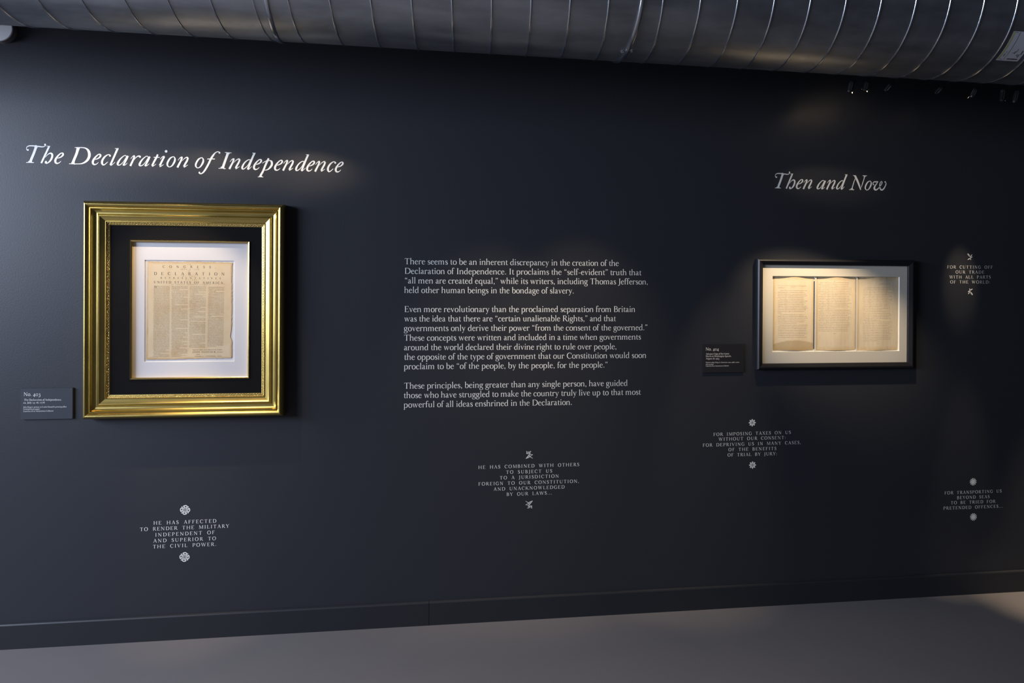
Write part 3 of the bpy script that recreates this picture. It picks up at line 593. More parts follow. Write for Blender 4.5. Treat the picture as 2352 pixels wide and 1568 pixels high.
# ---------- caption cards
def card(label, x0, y0, x1, y1, thick, mt, lines, vin):
    A = px(x0, y0, thick); B = px(x1, y1, thick)
    t = empty('caption_card', (A[0], D, B[1]), label, 'caption card')
    vs, fs = box(A[0], B[0], D-thick, D-.0001, B[1], A[1]); o = obj('card_board', vs, fs, mt, t)
    for txt, lx, ly, rx, ry, cap, word in lines:
        obj('text_line', *line_geo(txt, px(lx, ly, thick), px(rx, ry, thick), cap, 2, thick+.0004, word, fit_scale=True), M[vin], t)['kind'] = 'stuff'
card('dark grey caption card "No. 403" on the wall left of the gold frame', 47.4, 892.0, 166.4, 961.1, .010, M['card'], [
 ('No. 403',54.8,908.9,92.9,908.9,.0150,200),('The Declaration of Independence,',55.2,920,141.6,919.5,.0080,200),('ca. July 14\u201316, 1776',54.1,926.6,102.8,925.7,.0080,200),
 ('John Rogers, printer at Ezekiel Russell\u2019s printing office',53.8,936.1,153.1,935.2,.0058,200),('Letterpress on paper',53.8,940.7,91.9,940.4,.0058,200),('Courtesy of an Anonymous Collector',53.8,945.6,123.2,944.6,.0058,200)], 'vinyl')
card('black caption card "No. 404" on the wall left of the black frame', 1616.0, 789.9, 1708.0, 854.5, .007, M['card_dark'], [
 ('No. 404',1621,804.6,1650.9,804.6,.0145,200),('Advance Copy of the Iconic',1621.3,814.3,1674.9,813.6,.0078,200),('March on Washington Speech,',1621,819.5,1679.6,819.2,.0078,200),('August 28, 1963',1621.3,824.9,1651.7,825,.0078,200),
 ('Martin Luther King, Jr. (American, 1929\u20131968), author',1621,833.3,1698.4,832.8,.0056,200),('Ink on paper',1621,837.8,1639.5,837.2,.0056,200),('Courtesy of an Anonymous Collector',1621,841.6,1674.1,840.8,.0056,200)], 'vinyl')

# ------------------------------------------------------------------ framed documents
def rail_set(parent, X0, X1, Z0, Z1, prof, m_, name='frame_rail'):
    """four mitred rails; prof = [(u inward from the outer edge, d out from the wall)]"""
    def P(cn, u, d):
        sx = {'bl': (X0+u, Z0+u), 'br': (X1-u, Z0+u), 'tr': (X1-u, Z1-u), 'tl': (X0+u, Z1-u)}[cn]
        return (sx[0], D-d, sx[1])
    out = []
    for a, b_ in (('tl', 'tr'), ('tr', 'br'), ('br', 'bl'), ('bl', 'tl')):
        V = [P(c_, u, d) for c_ in (a, b_) for u, d in prof]; n = len(prof)
        Fc = [(i, n+i, n+i+1, i+1) for i in range(n-1)] + [tuple(range(n)), tuple(range(n, 2*n))[::-1]]
        o = obj(name, V, Fc, m_, parent); auto_smooth(o, 32); out.append(o)
    return out
def smooth_prof(pts, seg=4):
    return [(a, b) for a, b, _ in spline([(u, d, 0) for u, d in pts], seg)]
def mat_board(parent, X0, X1, Z0, Z1, x0, x1, z0, z1, d, thick, m_, name='mat_board', bevel=.0012, bm_=None):
    """board with a bevelled window"""
    O = [(X0, Z0), (X1, Z0), (X1, Z1), (X0, Z1)]; I = [(x0, z0), (x1, z0), (x1, z1), (x0, z1)]; J = [(x0+bevel, z0+bevel), (x1-bevel, z0+bevel), (x1-bevel, z1-bevel), (x0+bevel, z1-bevel)]
    V = [(x, D-d, z) for x, z in O] + [(x, D-d, z) for x, z in I] + [(x, D-d+thick, z) for x, z in J]
    o = obj(name, V, [(i, (i+1) % 4, 4+(i+1) % 4, 4+i) for i in range(4)], m_, parent)
    V2 = [(x, D-d, z) for x, z in I] + [(x, D-d+thick, z) for x, z in J]
    obj('window_bevel', V2, [(i, (i+1) % 4, 4+(i+1) % 4, 4+i) for i in range(4)], bm_ or M['bevel'], parent)
    return o
def rect(xl, yt, xr, yb, d, corners=None):
    """mean wall-parallel rectangle from four measured corner pixels"""
    (a, b, c, e) = corners  # TL TR BR BL
    P = [px(*q, d) for q in (a, b, c, e)]
    return (P[0][0]+P[3][0])/2, (P[1][0]+P[2][0])/2, (P[2][1]+P[3][1])/2, (P[0][1]+P[1][1])/2

# --- the gold frame with the broadside
R_lip = rect(0, 0, 0, 0, .058, [(192.2, 459.2), (652.5, 469), (652.5, 954.9), (191, 965.7)])
gx0 = px(191.8, 712, .042)[0]; gx1 = px(657.6, 712, .004)[0]; gz0, gz1 = R_lip[2], R_lip[3]
gf = empty('gold_picture_frame', ((gx0+gx1)/2, D, gz0), 'large ornate gold-leaf frame with a black liner, holding a printed broadside', 'picture frame')
gprof = smooth_prof([(0, .001), (0, .038), (.0025, .050), (.007, .060), (.012, .066), (.016, .067), (.021, .064), (.027, .057)], 3) + [(.029, .055), (.0295, .058), (.033, .058), (.0338, .053)] + smooth_prof([(.0345, .051), (.040, .044), (.048, .040), (.056, .041), (.0615, .0465)], 3) + smooth_prof([(.062, .0475), (.065, .047), (.070, .043), (.084, .036)], 3) + [(.0845, .0385), (.087, .0385), (.0875, .032), (.101, .027), (.101, .004)]
rail_set(gf, gx0, gx1, gz0, gz1, gprof, M['gold'])
def perimeter(x0, x1, z0, z1, u, step):
    """points with tangent and inward normal along a rectangle inset by u"""
    a, b_, c_, e = x0+u, x1-u, z0+u, z1-u; out = []
    for (p_, q, nrm) in (((a, e), (b_, e), (0, -1)), ((b_, e), (b_, c_), (-1, 0)), ((b_, c_), (a, c_), (0, 1)), ((a, c_), (a, e), (1, 0))):
        L_ = math.hypot(q[0]-p_[0], q[1]-p_[1]); n = int(L_/step)
        for i in range(n):
            t = (i+.5)/n; out.append((p_[0]+(q[0]-p_[0])*t, p_[1]+(q[1]-p_[1])*t, (q[0]-p_[0])/L_, (q[1]-p_[1])/L_, nrm))
    return out
def blob(c, ax, ay, az, k=6):
    """low-poly ellipsoid with the half axes ax, ay, az (vectors)"""
    V = [c+az]; Fc = []
    for j in (1, 2):
        t = j*math.pi/5
        for i in range(k): V.append(c + ax*(math.sin(t)*math.cos(2*math.pi*i/k)) + ay*(math.sin(t)*math.sin(2*math.pi*i/k)) + az*math.cos(t))
    for i in range(k):
        Fc.append((0, 1+i, 1+(i+1) % k)); Fc.append((1+i, 1+k+i, 1+k+(i+1) % k, 1+(i+1) % k))
    return V, Fc
parts = []
for (x, z, tx, tz, nr) in perimeter(gx0, gx1, gz0, gz1, .0905, .0060):
    c = Vector((x, D-.0318, z)); parts.append(blob(c, Vector((tx, 0, tz))*.0024, Vector((nr[0], 0, nr[1]))*.0024, Vector((0, -.0026, 0))))
for (x, z, tx, tz, nr) in perimeter(gx0, gx1, gz0, gz1, .0965, .0120):
    for sg in (-1, 1):
        T = Vector((tx, 0, tz)); Nn = Vector((nr[0], 0, nr[1])); c = Vector((x, D-.0292, z)) + T*.0028*sg
        parts.append(blob(c, (T*sg*.8+Nn*.6).normalized()*.0042, (Nn*.8-T*sg*.6).normalized()*.0015, Vector((0, -.0022, 0))))
bd = obj('beaded_moulding', *join(parts), M['gold_bright'], gf, smooth=True); tag(bd, kind='stuff')
# black liner with the gilded fillet around its opening
fo = rect(0, 0, 0, 0, .028, [(298.6, 550.9), (573, 554.0), (572.6, 868.2), (298.0, 872.4)])
u = .100
LX0, LX1, LZ0, LZ1 = gx0+u, gx1-u, gz0+u, gz1-u
o = obj('black_liner', [(x, D-.025, z) for x, z in ((LX0, LZ0), (LX1, LZ0), (LX1, LZ1), (LX0, LZ1), (fo[0], fo[2]), (fo[1], fo[2]), (fo[1], fo[3]), (fo[0], fo[3]))], [(i, (i+1) % 4, 4+(i+1) % 4, 4+i) for i in range(4)], M['black_liner'], gf)
rail_set(gf, fo[0], fo[1], fo[2], fo[3], [(-.0005, .025), (.0004, .0285), (.002, .030), (.0045, .029), (.0075, .0262), (.0078, .012)], M['gold_bright'], 'gilded_fillet')
WM, WT = .0130, .0035
wi = rect(0, 0, 0, 0, WM, [(332.3, 596.6), (538.6, 598.4), (538.4, 830.0), (331.3, 830.6)])
mat_board(gf, fo[0]+.006, fo[1]-.006, fo[2]+.006, fo[3]-.006, wi[0], wi[1], wi[2], wi[3], WM, WT, M['white_mat'])
bk = obj('backing_board', [(x, D-WM+WT, z) for x, z in ((wi[0], wi[2]), (wi[1], wi[2]), (wi[1], wi[3]), (wi[0], wi[3]))], [(0, 1, 2, 3)], M['white_mat'], gf)
obj('glass_pane', [(x, D-.0335, z) for x, z in ((gx0+.0895, gz0+.0895), (gx1-.0895, gz0+.0895), (gx1-.0895, gz1-.0895), (gx0+.0895, gz1-.0895))], [(0, 1, 2, 3)], M['glass'], gf)

# the broadside: one ragged sheet, a thing of its own inside the frame
DD = .0112
def bp(x, y): return px(x, y, DD)
bs0 = bp(336, 825.6)
bsd = empty('broadside', (bs0[0], D-DD, bs0[1]), 'aged tan printed broadside with a torn right edge, inside the gold frame', 'document')
random.seed(11)
def ragged(p_, q, n, amp, coarse=0.0):
    out = []; ph = random.random()*6
    for i in range(n):
        t = i/n; x = p_[0]+(q[0]-p_[0])*t; y = p_[1]+(q[1]-p_[1])*t
        L_ = math.hypot(q[0]-p_[0], q[1]-p_[1]); nx, ny = (q[1]-p_[1])/L_, -(q[0]-p_[0])/L_
        a = (random.random()-.5)*amp + coarse*math.sin(t*9+ph)
        out.append((x+nx*a, y+ny*a))
    return out
edge = ragged((338.7, 600.2), (533, 602.2), 60, 1.4, .35) + ragged((533.2, 603), (532.2, 745), 52, 1.3, .4) + [(531.5, 752), (530.8, 758), (530.0, 764), (529.3, 769), (529.0, 773), (530.0, 777), (531.8, 781)] + ragged((532.6, 785), (532.6, 819), 12, .8) + [(532.0, 821.2), (529.5, 821.8)] + ragged((526, 821.8), (336.2, 825.6), 50, .8, .3) + ragged((336.0, 825), (338.5, 601), 30, .35)
me_v = []; front = []
for (x, y) in edge:
    X, Z = bp(x, y); front.append((X, D-DD-.0004, Z)); 
V = front + [(x, D-DD+.0001, z) for x, _, z in front]; n = len(front)
sheet = obj('sheet', V, [tuple(range(n))] + [(i, n+i, n+(i+1) % n, (i+1) % n) for i in range(n)], paper_mat('broadside_paper', (.62, .50, .34), (.46, .27, .11), (.55, .39, .22), 0, 1, 0, 1, .75, .03), bsd)
def bline(txt, x0, y0, x1, y1, cap, mt='ink', word=None, shear=0, fit=False, parent=bsd, seg=1, name='printed_line'):
    o = obj(name, *line_geo(txt, bp(x0, y0), bp(x1, y1), cap, seg, DD+.0007, word, shear=shear, fit_scale=fit), M[mt], parent); tag(o, kind='stuff')
bline('IN', 431.5, 608.0, 438.5, 608.0, .0036)
bline('CONGRESS,', 373.9, 614.7, 495.9, 615.8, .0100, seg=3)
bline('JULY 4, 1776.', 415.9, 619.6, 459.3, 619.6, .0046, word=500)
bline('A', 432.6, 623.0, 434.6, 623.0, .0040, fit=True)
bline('DECLARATION', 353.9, 631.0, 515.6, 632.2, .0124, seg=3)
bline('BY THE', 420, 634.8, 447.2, 634.8, .0038, word=500)
bline('REPRESENTATIVES', 368.8, 639.8, 506.9, 641.0, .0075, 'ink', seg=2)
bline('OF THE', 426.4, 643.7, 453.4, 643.7, .0038, word=500)
bline('UNITED STATES OF AMERICA,', 353.6, 650.1, 515.6, 652.2, .0100, seg=3, word=420)
bline('IN GENERAL CONGRESS assembled.', 394.4, 654.0, 483.6, 654.4, .0036, word=420)
bline('W', 353.9, 660.9, 362.2, 660.9, .0092, fit=True, seg=2)
DECL = """hen in the Course of human events, it becomes necessary for one people to dissolve the political bands which have connected them with another, and to assume among the powers of the earth, the separate and equal station to which the Laws of Nature and of Natures God entitle them, a decent respect to the opinions of mankind requires that they should declare the causes which impel them to the separation.
We hold these truths to be selfevident, that all men are created equal, that they are endowed by their Creator with certain unalienable Rights, that among these are Life, Liberty and the pursuit of Happiness. That to secure these rights, Governments are instituted among Men, deriving their just powers from the consent of the governed, That whenever any Form of Government becomes destructive of these ends, it is the Right of the People to alter or to abolish it, and to institute new Government, laying its foundation on such principles and organizing its powers in such form, as to them shall seem most likely to effect their Safety and Happiness. Prudence, indeed, will dictate that Governments long established should not be changed for light and transient causes; and accordingly all experience hath shewn, that mankind are more disposed to suffer, while evils are sufferable, than to right themselves by abolishing the forms to which they are accustomed. But when a long train of abuses and usurpations, pursuing invariably the same Object evinces a design to reduce them under absolute Despotism, it is their right, it is their duty, to throw off such Government, and to provide new Guards for their future security. Such has been the patient sufferance of these Colonies; and such is now the necessity which constrains them to alter their former Systems of Government. The history of the present King of Great Britain is a history of repeated injuries and usurpations, all having in direct object the establishment of an absolute Tyranny over these States. To prove this, let Facts be submitted to a candid world.
He has refused his Assent to Laws, the most wholesome and necessary for the public good.
He has forbidden his Governors to pass Laws of immediate and pressing importance, unless suspended in their operation till his Assent should be obtained; and when so suspended, he has utterly neglected to attend to them.
He has refused to pass other Laws for the accommodation of large districts of people, unless those people would relinquish the right of Representation in the Legislature, a right inestimable to them and formidable to tyrants only.
He has called together legislative bodies at places unusual, uncomfortable, and distant from the depository of their public Records, for the sole purpose of fatiguing them into compliance with his measures.
He has dissolved Representative Houses repeatedly, for opposing with manly firmness his invasions on the rights of the people.
He has refused for a long time, after such dissolutions, to cause others to be elected; whereby the Legislative powers, incapable of Annihilation, have returned to the People at large for their exercise; the State remaining in the mean time exposed to all the dangers of invasion from without, and convulsions within.
He has endeavoured to prevent the population of these States; for that purpose obstructing the Laws for Naturalization of Foreigners; refusing to pass others to encourage their migrations hither, and raising the conditions of new Appropriations of Lands.
He has obstructed the Administration of Justice, by refusing his Assent to Laws for establishing Judiciary powers.
He has made Judges dependent on his Will alone, for the tenure of their offices, and the amount and payment of their salaries.
He has erected a multitude of New Offices, and sent hither swarms of Officers to harrass our people, and eat out their substance.
He has kept among us, in times of peace, Standing Armies without the Consent of our legislatures.
He has affected to render the Military independent of and superior to the Civil power.
He has combined with others to subject us to a jurisdiction foreign to our constitution, and unacknowledged by our laws; giving his Assent to their Acts of pretended Legislation:
For quartering large bodies of armed troops among us:
For protecting them, by a mock Trial, from punishment for any Murders which they should commit on the Inhabitants of these States:
For cutting off our Trade with all parts of the world:
For imposing Taxes on us without our Consent:
For depriving us in many cases, of the benefits of Trial by Jury:
For transporting us beyond Seas to be tried for pretended offences:
For abolishing the free System of English Laws in a neighbouring Province, establishing therein an Arbitrary government, and enlarging its Boundaries so as to render it at once an example and fit instrument for introducing the same absolute rule into these Colonies:
For taking away our Charters, abolishing our most valuable Laws, and altering fundamentally the Forms of our Governments:
For suspending our own Legislatures, and declaring themselves invested with power to legislate for us in all cases whatsoever.
He has abdicated Government here, by declaring us out of his Protection and waging War against us.
He has plundered our seas, ravaged our Coasts, burnt our towns, and destroyed the lives of our people.
He is at this time transporting large Armies of foreign Mercenaries to compleat the works of death, desolation and tyranny, already begun with circumstances of Cruelty and perfidy scarcely paralleled in the most barbarous ages, and totally unworthy the Head of a civilized nation.
He has constrained our fellow Citizens taken Captive on the high Seas to bear Arms against their Country, to become the executioners of their friends and Brethren, or to fall themselves by their Hands.
He has excited domestic insurrections amongst us.
In every stage of these Oppressions We have Petitioned for Redress in the most humble terms: Our repeated Petitions have been answered only by repeated injury. A Prince whose character is thus marked by every act which may define a Tyrant, is unfit to be the ruler of a free people.
Nor have We been wanting in attentions to our Brittish brethren. We have warned them from time to time of attempts by their legislature to extend an unwarrantable jurisdiction over us. We have reminded them of the circumstances of our emigration and settlement here. We have appealed to their native justice and magnanimity, and we have conjured them by the ties of our common kindred to disavow these usurpations, which, would inevitably interrupt our connections and correspondence. They too have been deaf to the voice of justice and of consanguinity. We must, therefore, acquiesce in the necessity, which denounces our Separation, and hold them, as we hold the rest of mankind, Enemies in War, in Peace Friends.
We, therefore, the Representatives of the united States of America, in General Congress, Assembled, appealing to the Supreme Judge of the world for the rectitude of our intentions, do, in the Name, and by Authority of the good People of these Colonies, solemnly publish and declare, That these United Colonies are, and of Right ought to be Free and Independent States; that they are Absolved from all Allegiance to the British Crown, and that all political connection between them and the State of Great Britain, is and ought to be totally dissolved; and that as Free and Independent States, they have full Power to levy War, conclude Peace, contract Alliances, establish Commerce, and to do all other Acts and Things which Independent States may of right do. And for the support of this Declaration, with a firm reliance on the protection of divine Providence, we mutually pledge to each other our Lives, our Fortunes and our sacred Honor."""
# column geometry in photo pixels: (top x0, x1, y), (bottom x0, x1, y)
colsP = [((353.4, 389.9, 657.6), (351.9, 389.0, 819.2)), ((394.5, 431.6, 657.8), (393.5, 430.2, 819.0)), ((435.7, 473.0, 658.2), (434.6, 471.3, 798.0)), ((478.8, 515.0, 659.6), (476.2, 512.8, 798.2))]
pitch_px = 2.46; counts = [int((c_[1][2]-c_[0][2])/pitch_px)+1 for c_ in colsP]
total = sum(counts); WID = 10
while True:      # measure: wrap to the width (characters) that fills the four columns exactly
    lines = []
    for pi, para in enumerate(DECL.split('\n')):
        cur = '' if pi == 0 else '  '
        for wd in para.split(' '):
            lim = WID-(8 if len(lines) < 2 else 0)
            if len(cur)+len(wd)+1 > lim and cur.strip(): lines.append((cur, False)); cur = wd
            else: cur = cur + (' ' if cur.strip() else '') + wd
        lines.append((cur, True))
    if len(lines) <= total: break
    WID += 1
k = 0
for ci, (tp, bt) in enumerate(colsP):
    pr = []
    for i in range(counts[ci]):
        if k >= len(lines): break
        txt, last = lines[k]; k += 1; t = i/(counts[ci]-1)
        x0 = tp[0]+(bt[0]-tp[0])*t; x1 = tp[1]+(bt[1]-tp[1])*t; y = tp[2]+(bt[2]-tp[2])*t
        if ci == 0 and i < 2: x0 += 9.6
        if txt.startswith('  '): x0 += 2; txt = txt.strip()
        if last and len(txt) < WID*.86: x1 = x0+(x1-x0)*len(txt)/WID
        A = bp(x0, y+.0); B = bp(x1, y+.0)
        pr.append(line_geo(txt, A, B, .00265, 0, DD+.0007, 260, fit_scale=True))
    o = obj('text_column', *join(pr), M['ink_faded'], bsd); tag(o, kind='stuff')
bline('Signed by Order and in Behalf of the Congress,', 442.2, 804.0, 511, 803.6, .0034, word=420, shear=.25, fit=True)
bline('JOHN HANCOCK,', 442.6, 810.0, 497.3, 809.6, .0070, word=420, seg=2)
bline('President.', 499.1, 809.0, 512.4, 808.8, .0034, fit=True)
bline('Attest.', 450.7, 814.2, 459.8, 814.0, .0034, shear=.25, fit=True)
bline('CHARLES THOMSON,', 447.9, 819.4, 496.5, 818.6, .0048, word=420)
bline('Secretary.', 499.5, 818.4, 510.5, 818.2, .0034, fit=True)

# --- the black frame with three typed pages
bl_r = rect(0, 0, 0, 0, .026, [(1740.8, 593.2), (2101, 597.6), (2098.5, 845.5), (1738.4, 849.3)])
bx0, bx1, bz0, bz1 = bl_r
bf = empty('black_picture_frame', ((bx0+bx1)/2, D, bz0), 'plain black frame with a cream mat holding three typed pages side by side', 'picture frame')
mo_ = rect(0, 0, 0, 0, .014, [(1752.4, 604.4), (2091.8, 607.9), (2090.2, 834.2), (1749.6, 837.2)])
fu = min(max((mo_[0]-bx0), .018), .030)
bprof = [(0, .001)] + smooth_prof([(0, .018), (.002, .025), (.007, .031), (.012, .0325), (.017, .030), (fu-.001, .023)], 3) + [(fu, .021), (fu, .012)]
rail_set(bf, bx0, bx1, bz0, bz1, bprof, M['black_wood'])
mi = rect(0, 0, 0, 0, .013, [(1774.6, 633.7), (2065.9, 635.6), (2065.7, 805.8), (1773.6, 807.6)])
mat_board(bf, bx0+fu-.002, bx1-fu+.002, bz0+fu-.002, bz1-fu+.002, mi[0], mi[1], mi[2], mi[3], .0132, .0085, M['cream_mat'])
PB = .0047
obj('backing_board', [(x, D-PB, z) for x, z in ((mi[0], mi[2]), (mi[1], mi[2]), (mi[1], mi[3]), (mi[0], mi[3]))], [(0, 1, 2, 3)], M['cream_mat'], bf)
obj('glass_pane', [(x, D-.0195, z) for x, z in ((bx0+fu-.001, bz0+fu-.001), (bx1-fu+.001, bz0+fu-.001), (bx1-fu+.001, bz1-fu+.001), (bx0+fu-.001, bz1-fu+.001))], [(0, 1, 2, 3)], M['glass'], bf)
for (x0, x1, g0, g1, yt) in ((1871.2, 1875.0, 1868.7, 1871.3, 645.5), (1966.4, 1969.8, 1965.2, 1966.5, 638)):
    a = px(x0, 720, .008)[0]; b_ = px(x1, 720, .008)[0]
    obj('mat_divider', *box(a, b_, D-.0085, D-PB, mi[2]+.0015, mi[3]-.0015), M['cream_mat'], bf)
    a = px(g0, 720, .006)[0]; b_ = px(g1, 720, .006)[0]; zt = px(g0, yt, .006)[1]; zb = px(g0, 801, .006)[1]
    obj('page_gap', *box(a, b_, D-.0056, D-PB-.0001, zb, zt), M['dark_gap'], bf)
pages = [((1776.9, 1868.6), 'first typed page, water-stained brown along its foot, leftmost in the black frame', 'stained_page'),
         ((1875.3, 1965.2), 'second typed page, in the middle of the black frame', 'middle_page'),
         ((1970.0, 2062.6), 'third typed page, rightmost in the black frame, with wide left margin', 'right_page')]
random.seed(5)
def word_marks(x, y, x_end, parts_, depthf, h=.0021):
    """a run of tiny typed characters (illegible at this size)"""
    cw = .00185
    X, Z = px(x, y, .008); XE = px(x_end, y, .008)[0]
    while X < XE:
        n = random.choice((2, 3, 3, 4, 5, 6, 7, 8))
        for i in range(n):
            if X >= XE: break
            d = depthf(X)+.0004; r_ = random.random(); hh = h*(1.25 if r_ > .75 else .85)
            for (a, b_, c_, e) in ((.12, .34, 0, hh), (.34, .85, 0 if r_ < .5 else hh*.4, hh*.25 if r_ < .5 else hh*.62), (.62, .85, hh*.1, hh*.8)):
                parts_.append(([(X+cw*a, D-d, Z+c_), (X+cw*b_, D-d, Z+c_), (X+cw*b_, D-d, Z+e), (X+cw*a, D-d, Z+e)], [(0, 1, 2, 3)]))
            X += cw
        X += cw
for pi, ((xa, xb), lab, mn) in enumerate(pages):
    X0 = px(xa, 720, .007)[0]; X1 = px(xb, 720, .007)[0]; Z1 = mi[3]-.0012; Z0 = px(xa, 804.0, .007)[1]+.0
    tp_ = empty('typed_page', (X0, D-.007, Z0), lab, 'document', 'typed pages in the black frame')
    def dep(X, X0=X0, X1=X1):
        t = (X-X0)/(X1-X0); return .0054 + .0052*math.exp(-((t-.52)/.26)**2) + .0012*t*(1-t)
    NX, NZ = 28, 6; V = []; Fc = []
    for j in range(NZ+1):
        for i in range(NX+1):
            X = X0+(X1-X0)*i/NX; zz = Z0 + (Z1-Z0)*j/NZ
            if j == 0: zz += .0022*math.sin(i/NX*math.pi*2.2+.4+pi)*.6
            V.append((X, D-dep(X), zz))
    for j in range(NZ):
        for i in range(NX): a = j*(NX+1)+i; Fc.append((a, a+1, a+NX+2, a+NX+1))
    obj('sheet', V, Fc, paper_mat(mn, (.76, .64, .46), (.60, .42, .20), (.68, .54, .36), 0, 1, 0, 1, .45, .06), tp_, smooth=True)
    pr = []
    if pi == 0:
        for (x, y, xe) in ((1787.6, 655.6, 1852), (1815.5, 657.8, 1853), (1787.6, 659.8, 1804), (1815.5, 659.8, 1825), (1787.6, 661.8, 1801)): word_marks(x, y, xe, pr, dep, .0014)
        ys = [667.4+3.97*i for i in range(28)]; xl = 1787.4; ind = (0, 5, 14, 20); short = {13: 1796, 19: 1829, 4: 1847}; xr = 1853
    elif pi == 1:
        word_marks(1915, 646, 1918, pr, dep); word_marks(1913, 766, 1919, pr, dep)
        ys = [649+3.97*i for i in range(29)]; xl = 1880.4; ind = (0, 7, 16); short = {15: 1917, 1: 1950}; xr = 1953
    else:
        word_marks(2019, 652.4, 2042, pr, dep); word_marks(2012, 789, 2016, pr, dep)
        ys = [660.3+3.95*i for i in range(32)]; xl = 1983; ind = (0, 14, 20); short = {13: 2026, 19: 2022, 31: 2018}; xr = 2047
    for i, y in enumerate(ys):
        word_marks(xl+(4.5 if i in ind else 0), y, short.get(i, xr+random.uniform(-7, 3)), pr, dep)
    o = obj('typed_text', *join(pr), M['type_ink' if pi == 0 else 'type_light'], tp_); tag(o, kind='stuff')

# ------------------------------------------------------------------ round cover on the wall at far left
fX, fZ = px(-3.5, 64.5, .036); R_ = .0535
wc = empty('wall_cover', (fX, D, fZ), 'round white wall fixture with a grey side, under the duct in the top left corner', 'wall fixture')
def lathe(cx, cz, prof, k=48):
    V = [(cx+r*math.cos(2*math.pi*i/k), D-d, cz+r*math.sin(2*math.pi*i/k)) for r, d in prof for i in range(k)]
    Fc = [(j*k+i, j*k+(i+1) % k, (j+1)*k+(i+1) % k, (j+1)*k+i) for j in range(len(prof)-1) for i in range(k)]
    Fc.append(tuple(range((len(prof)-1)*k, len(prof)*k))); return V, Fc
o = obj('side_band', *lathe(fX, fZ, [(R_, .0005), (R_, .030)]), M['grey_rim'], wc); auto_smooth(o)
o = obj('face_disc', *lathe(fX, fZ, [(R_*.99, .0298), (R_*.99, .034), (R_*.97, .036), (R_*.5, .0365)]), M['white_plastic'], wc); auto_smooth(o)

# ------------------------------------------------------------------ lighting track and its spotlights, between duct and wall
ty = D-TRK
TTOP = EYE+1.12
trk = empty('lighting_track', (0, ty, TTOP), 'black lighting track hidden between the duct and the wall, carrying the small spotlights', 'lighting track')
obj('track_rail', *box(-3.2, 4.6, ty-.012, ty+.012, TTOP, TTOP+.02), M['lamp'], trk)
for x in (-3.0, -1.5, 0, 1.5, 3.0, 4.4):
    obj('track_bracket', *box(x-.01, x+.01, ty-.004, D, TTOP+.02, TTOP+.026), M['lamp'], trk)
def revolve(p0, ax, prof, k=18, flute=0):
    """profile (s along ax, radius) revolved about ax from p0; flute adds cooling fins"""
    a = ax.orthogonal().normalized(); b2 = ax.cross(a); V = []; Fc = []
    for s_, r_ in prof:
        for i in range(k):
            rr = r_*(1-.16*(i % 2) if flute else 1); t = 2*math.pi*i/k
            V.append(p0 + ax*s_ + a*(math.cos(t)*rr) + b2*(math.sin(t)*rr))
    for j in range(len(prof)-1):
        for i in range(k): Fc.append((j*k+i, j*k+(i+1) % k, (j+1)*k+(i+1) % k, (j+1)*k+i))
    Fc.append(tuple(range(k))[::-1]); return V, Fc
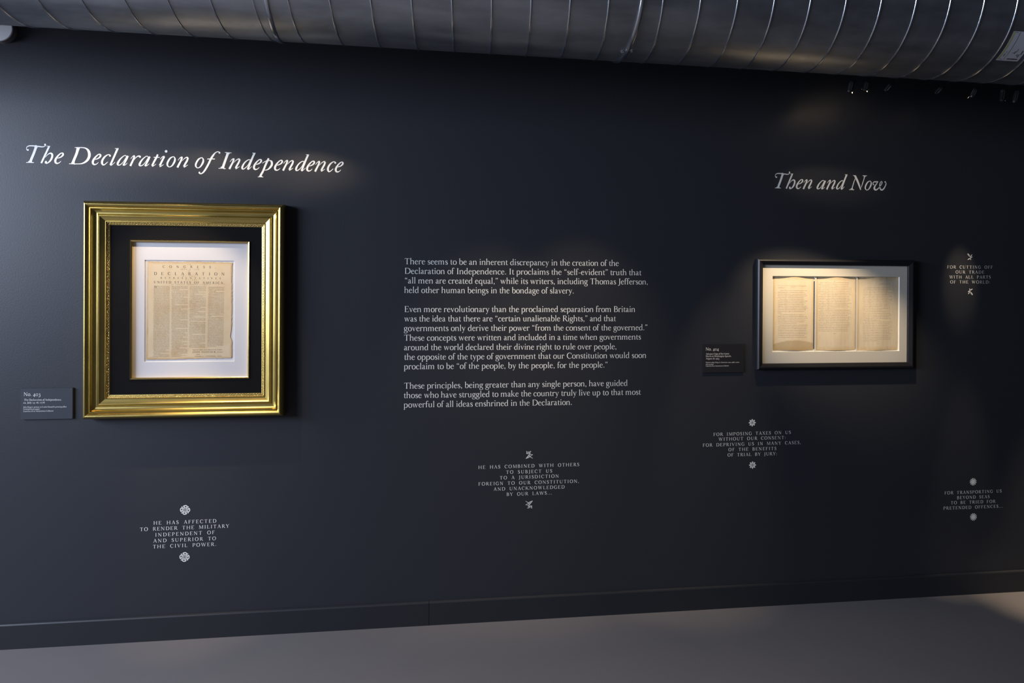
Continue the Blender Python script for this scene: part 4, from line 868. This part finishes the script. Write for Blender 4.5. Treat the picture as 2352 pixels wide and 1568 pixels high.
def spotlight(label, xt, yt, xb, yb, doors, on_=True, out_b=None, power=1.2):
    """head from its rear end (photo pixel xt, yt) to its mouth (xb, yb)"""
    X0, Z0 = px(xt, yt, TRK-.01); X1, Z1 = px(xb, yb, TRK-.035)
    a = Vector((X0, D-TRK+.01, Z0)); b_ = Vector((X1, D-TRK+.035, Z1)); ax = (b_-a).normalized(); L_ = (b_-a).length
    t = empty('spotlight', a, label, 'spotlight', 'small black spotlights under the duct')
    r = .0115
    obj('lamp_body', *revolve(a, ax, [(0, .004), (.003, .0085), (L_*.25, r), (L_*.85, r), (L_*.86, r*.9)], 20, 1), M['lamp'], t, smooth=False)
    o = obj('lamp_collar', *revolve(a, ax, [(L_*.84, r*.8), (L_*.845, r*1.15), (L_, r*1.2), (L_, r*.95), (L_*.9, r*.85)], 24), M['lamp'], t); auto_smooth(o)
    V, Fc = revolve(a, ax, [(L_*.93, r*.88)], 20); o = obj('lens', V, [tuple(range(20))], M['lens'], t)
    # swivel arm up to the track adapter
    k0 = a + ax*L_*.2 + Vector((.014, 0, .002)); adp = Vector((a.x+.040, ty, TTOP))
    obj('swivel_arm', *join([tube(k0, k0+Vector((.010, 0, .012)), .0022), tube(k0+Vector((.010, 0, .012)), (adp.x, ty, a.z+.040), .0026), tube((adp.x, ty, a.z+.038), (adp.x, ty, TTOP-.02), .003)]), M['lamp'], t)
    obj('track_adapter', *box(adp.x-.022, adp.x+.022, ty-.010, ty+.010, TTOP-.024, TTOP-.0005), M['lamp'], t)
    u_ = (Vector((1, 0, 0)) - ax*ax.x).normalized(); v_ = ax.cross(u_); mouth = a+ax*L_
    for (ang, wd, ln, spread) in doors:
        d_ = (u_*math.cos(ang)+v_*math.sin(ang)); tn = (-u_*math.sin(ang)+v_*math.cos(ang))
        p0 = mouth+d_*r*1.1; p1 = p0 + (ax*math.cos(spread)+d_*math.sin(spread))*ln
        V = [p0-tn*wd*.8, p0+tn*wd*.8, p1+tn*wd, p1-tn*wd]; nn = d_*.0005
        V = [v-nn for v in V]+[v+nn for v in V]
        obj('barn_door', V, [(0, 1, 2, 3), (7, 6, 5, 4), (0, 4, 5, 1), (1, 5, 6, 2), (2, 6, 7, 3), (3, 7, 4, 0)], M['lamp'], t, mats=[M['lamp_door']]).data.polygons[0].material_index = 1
    if on_:
        l = bpy.data.lights.new('spot_beam', 'SPOT'); l.energy = power; l.spot_size = math.radians(165); l.spot_blend = .6; l.color = WARM; l.shadow_soft_size = .004
        lo = bpy.data.objects.new('spot_beam', l); COL.objects.link(lo); lo.location = mouth + ax*.0005; lo.rotation_euler = ax.to_track_quat('-Z', 'Y').to_euler()
    return t
def emis(name, col, st):
    m = bpy.data.materials.new(name); m.use_nodes = True; b = m.node_tree.nodes['Principled BSDF']
    b.inputs['Base Color'].default_value = (.1, .1, .1, 1); b.inputs['Emission Color'].default_value = (*col, 1); b.inputs['Emission Strength'].default_value = st; return m
M['lens'] = emis('lit_lens', (1, .8, .55), 3.0)
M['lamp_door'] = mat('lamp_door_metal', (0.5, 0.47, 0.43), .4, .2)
q = math.pi/2
LEFT, RIGHT, BACK = math.pi, 0.0, -q      # door on the left, the right, or the wall side of the mouth
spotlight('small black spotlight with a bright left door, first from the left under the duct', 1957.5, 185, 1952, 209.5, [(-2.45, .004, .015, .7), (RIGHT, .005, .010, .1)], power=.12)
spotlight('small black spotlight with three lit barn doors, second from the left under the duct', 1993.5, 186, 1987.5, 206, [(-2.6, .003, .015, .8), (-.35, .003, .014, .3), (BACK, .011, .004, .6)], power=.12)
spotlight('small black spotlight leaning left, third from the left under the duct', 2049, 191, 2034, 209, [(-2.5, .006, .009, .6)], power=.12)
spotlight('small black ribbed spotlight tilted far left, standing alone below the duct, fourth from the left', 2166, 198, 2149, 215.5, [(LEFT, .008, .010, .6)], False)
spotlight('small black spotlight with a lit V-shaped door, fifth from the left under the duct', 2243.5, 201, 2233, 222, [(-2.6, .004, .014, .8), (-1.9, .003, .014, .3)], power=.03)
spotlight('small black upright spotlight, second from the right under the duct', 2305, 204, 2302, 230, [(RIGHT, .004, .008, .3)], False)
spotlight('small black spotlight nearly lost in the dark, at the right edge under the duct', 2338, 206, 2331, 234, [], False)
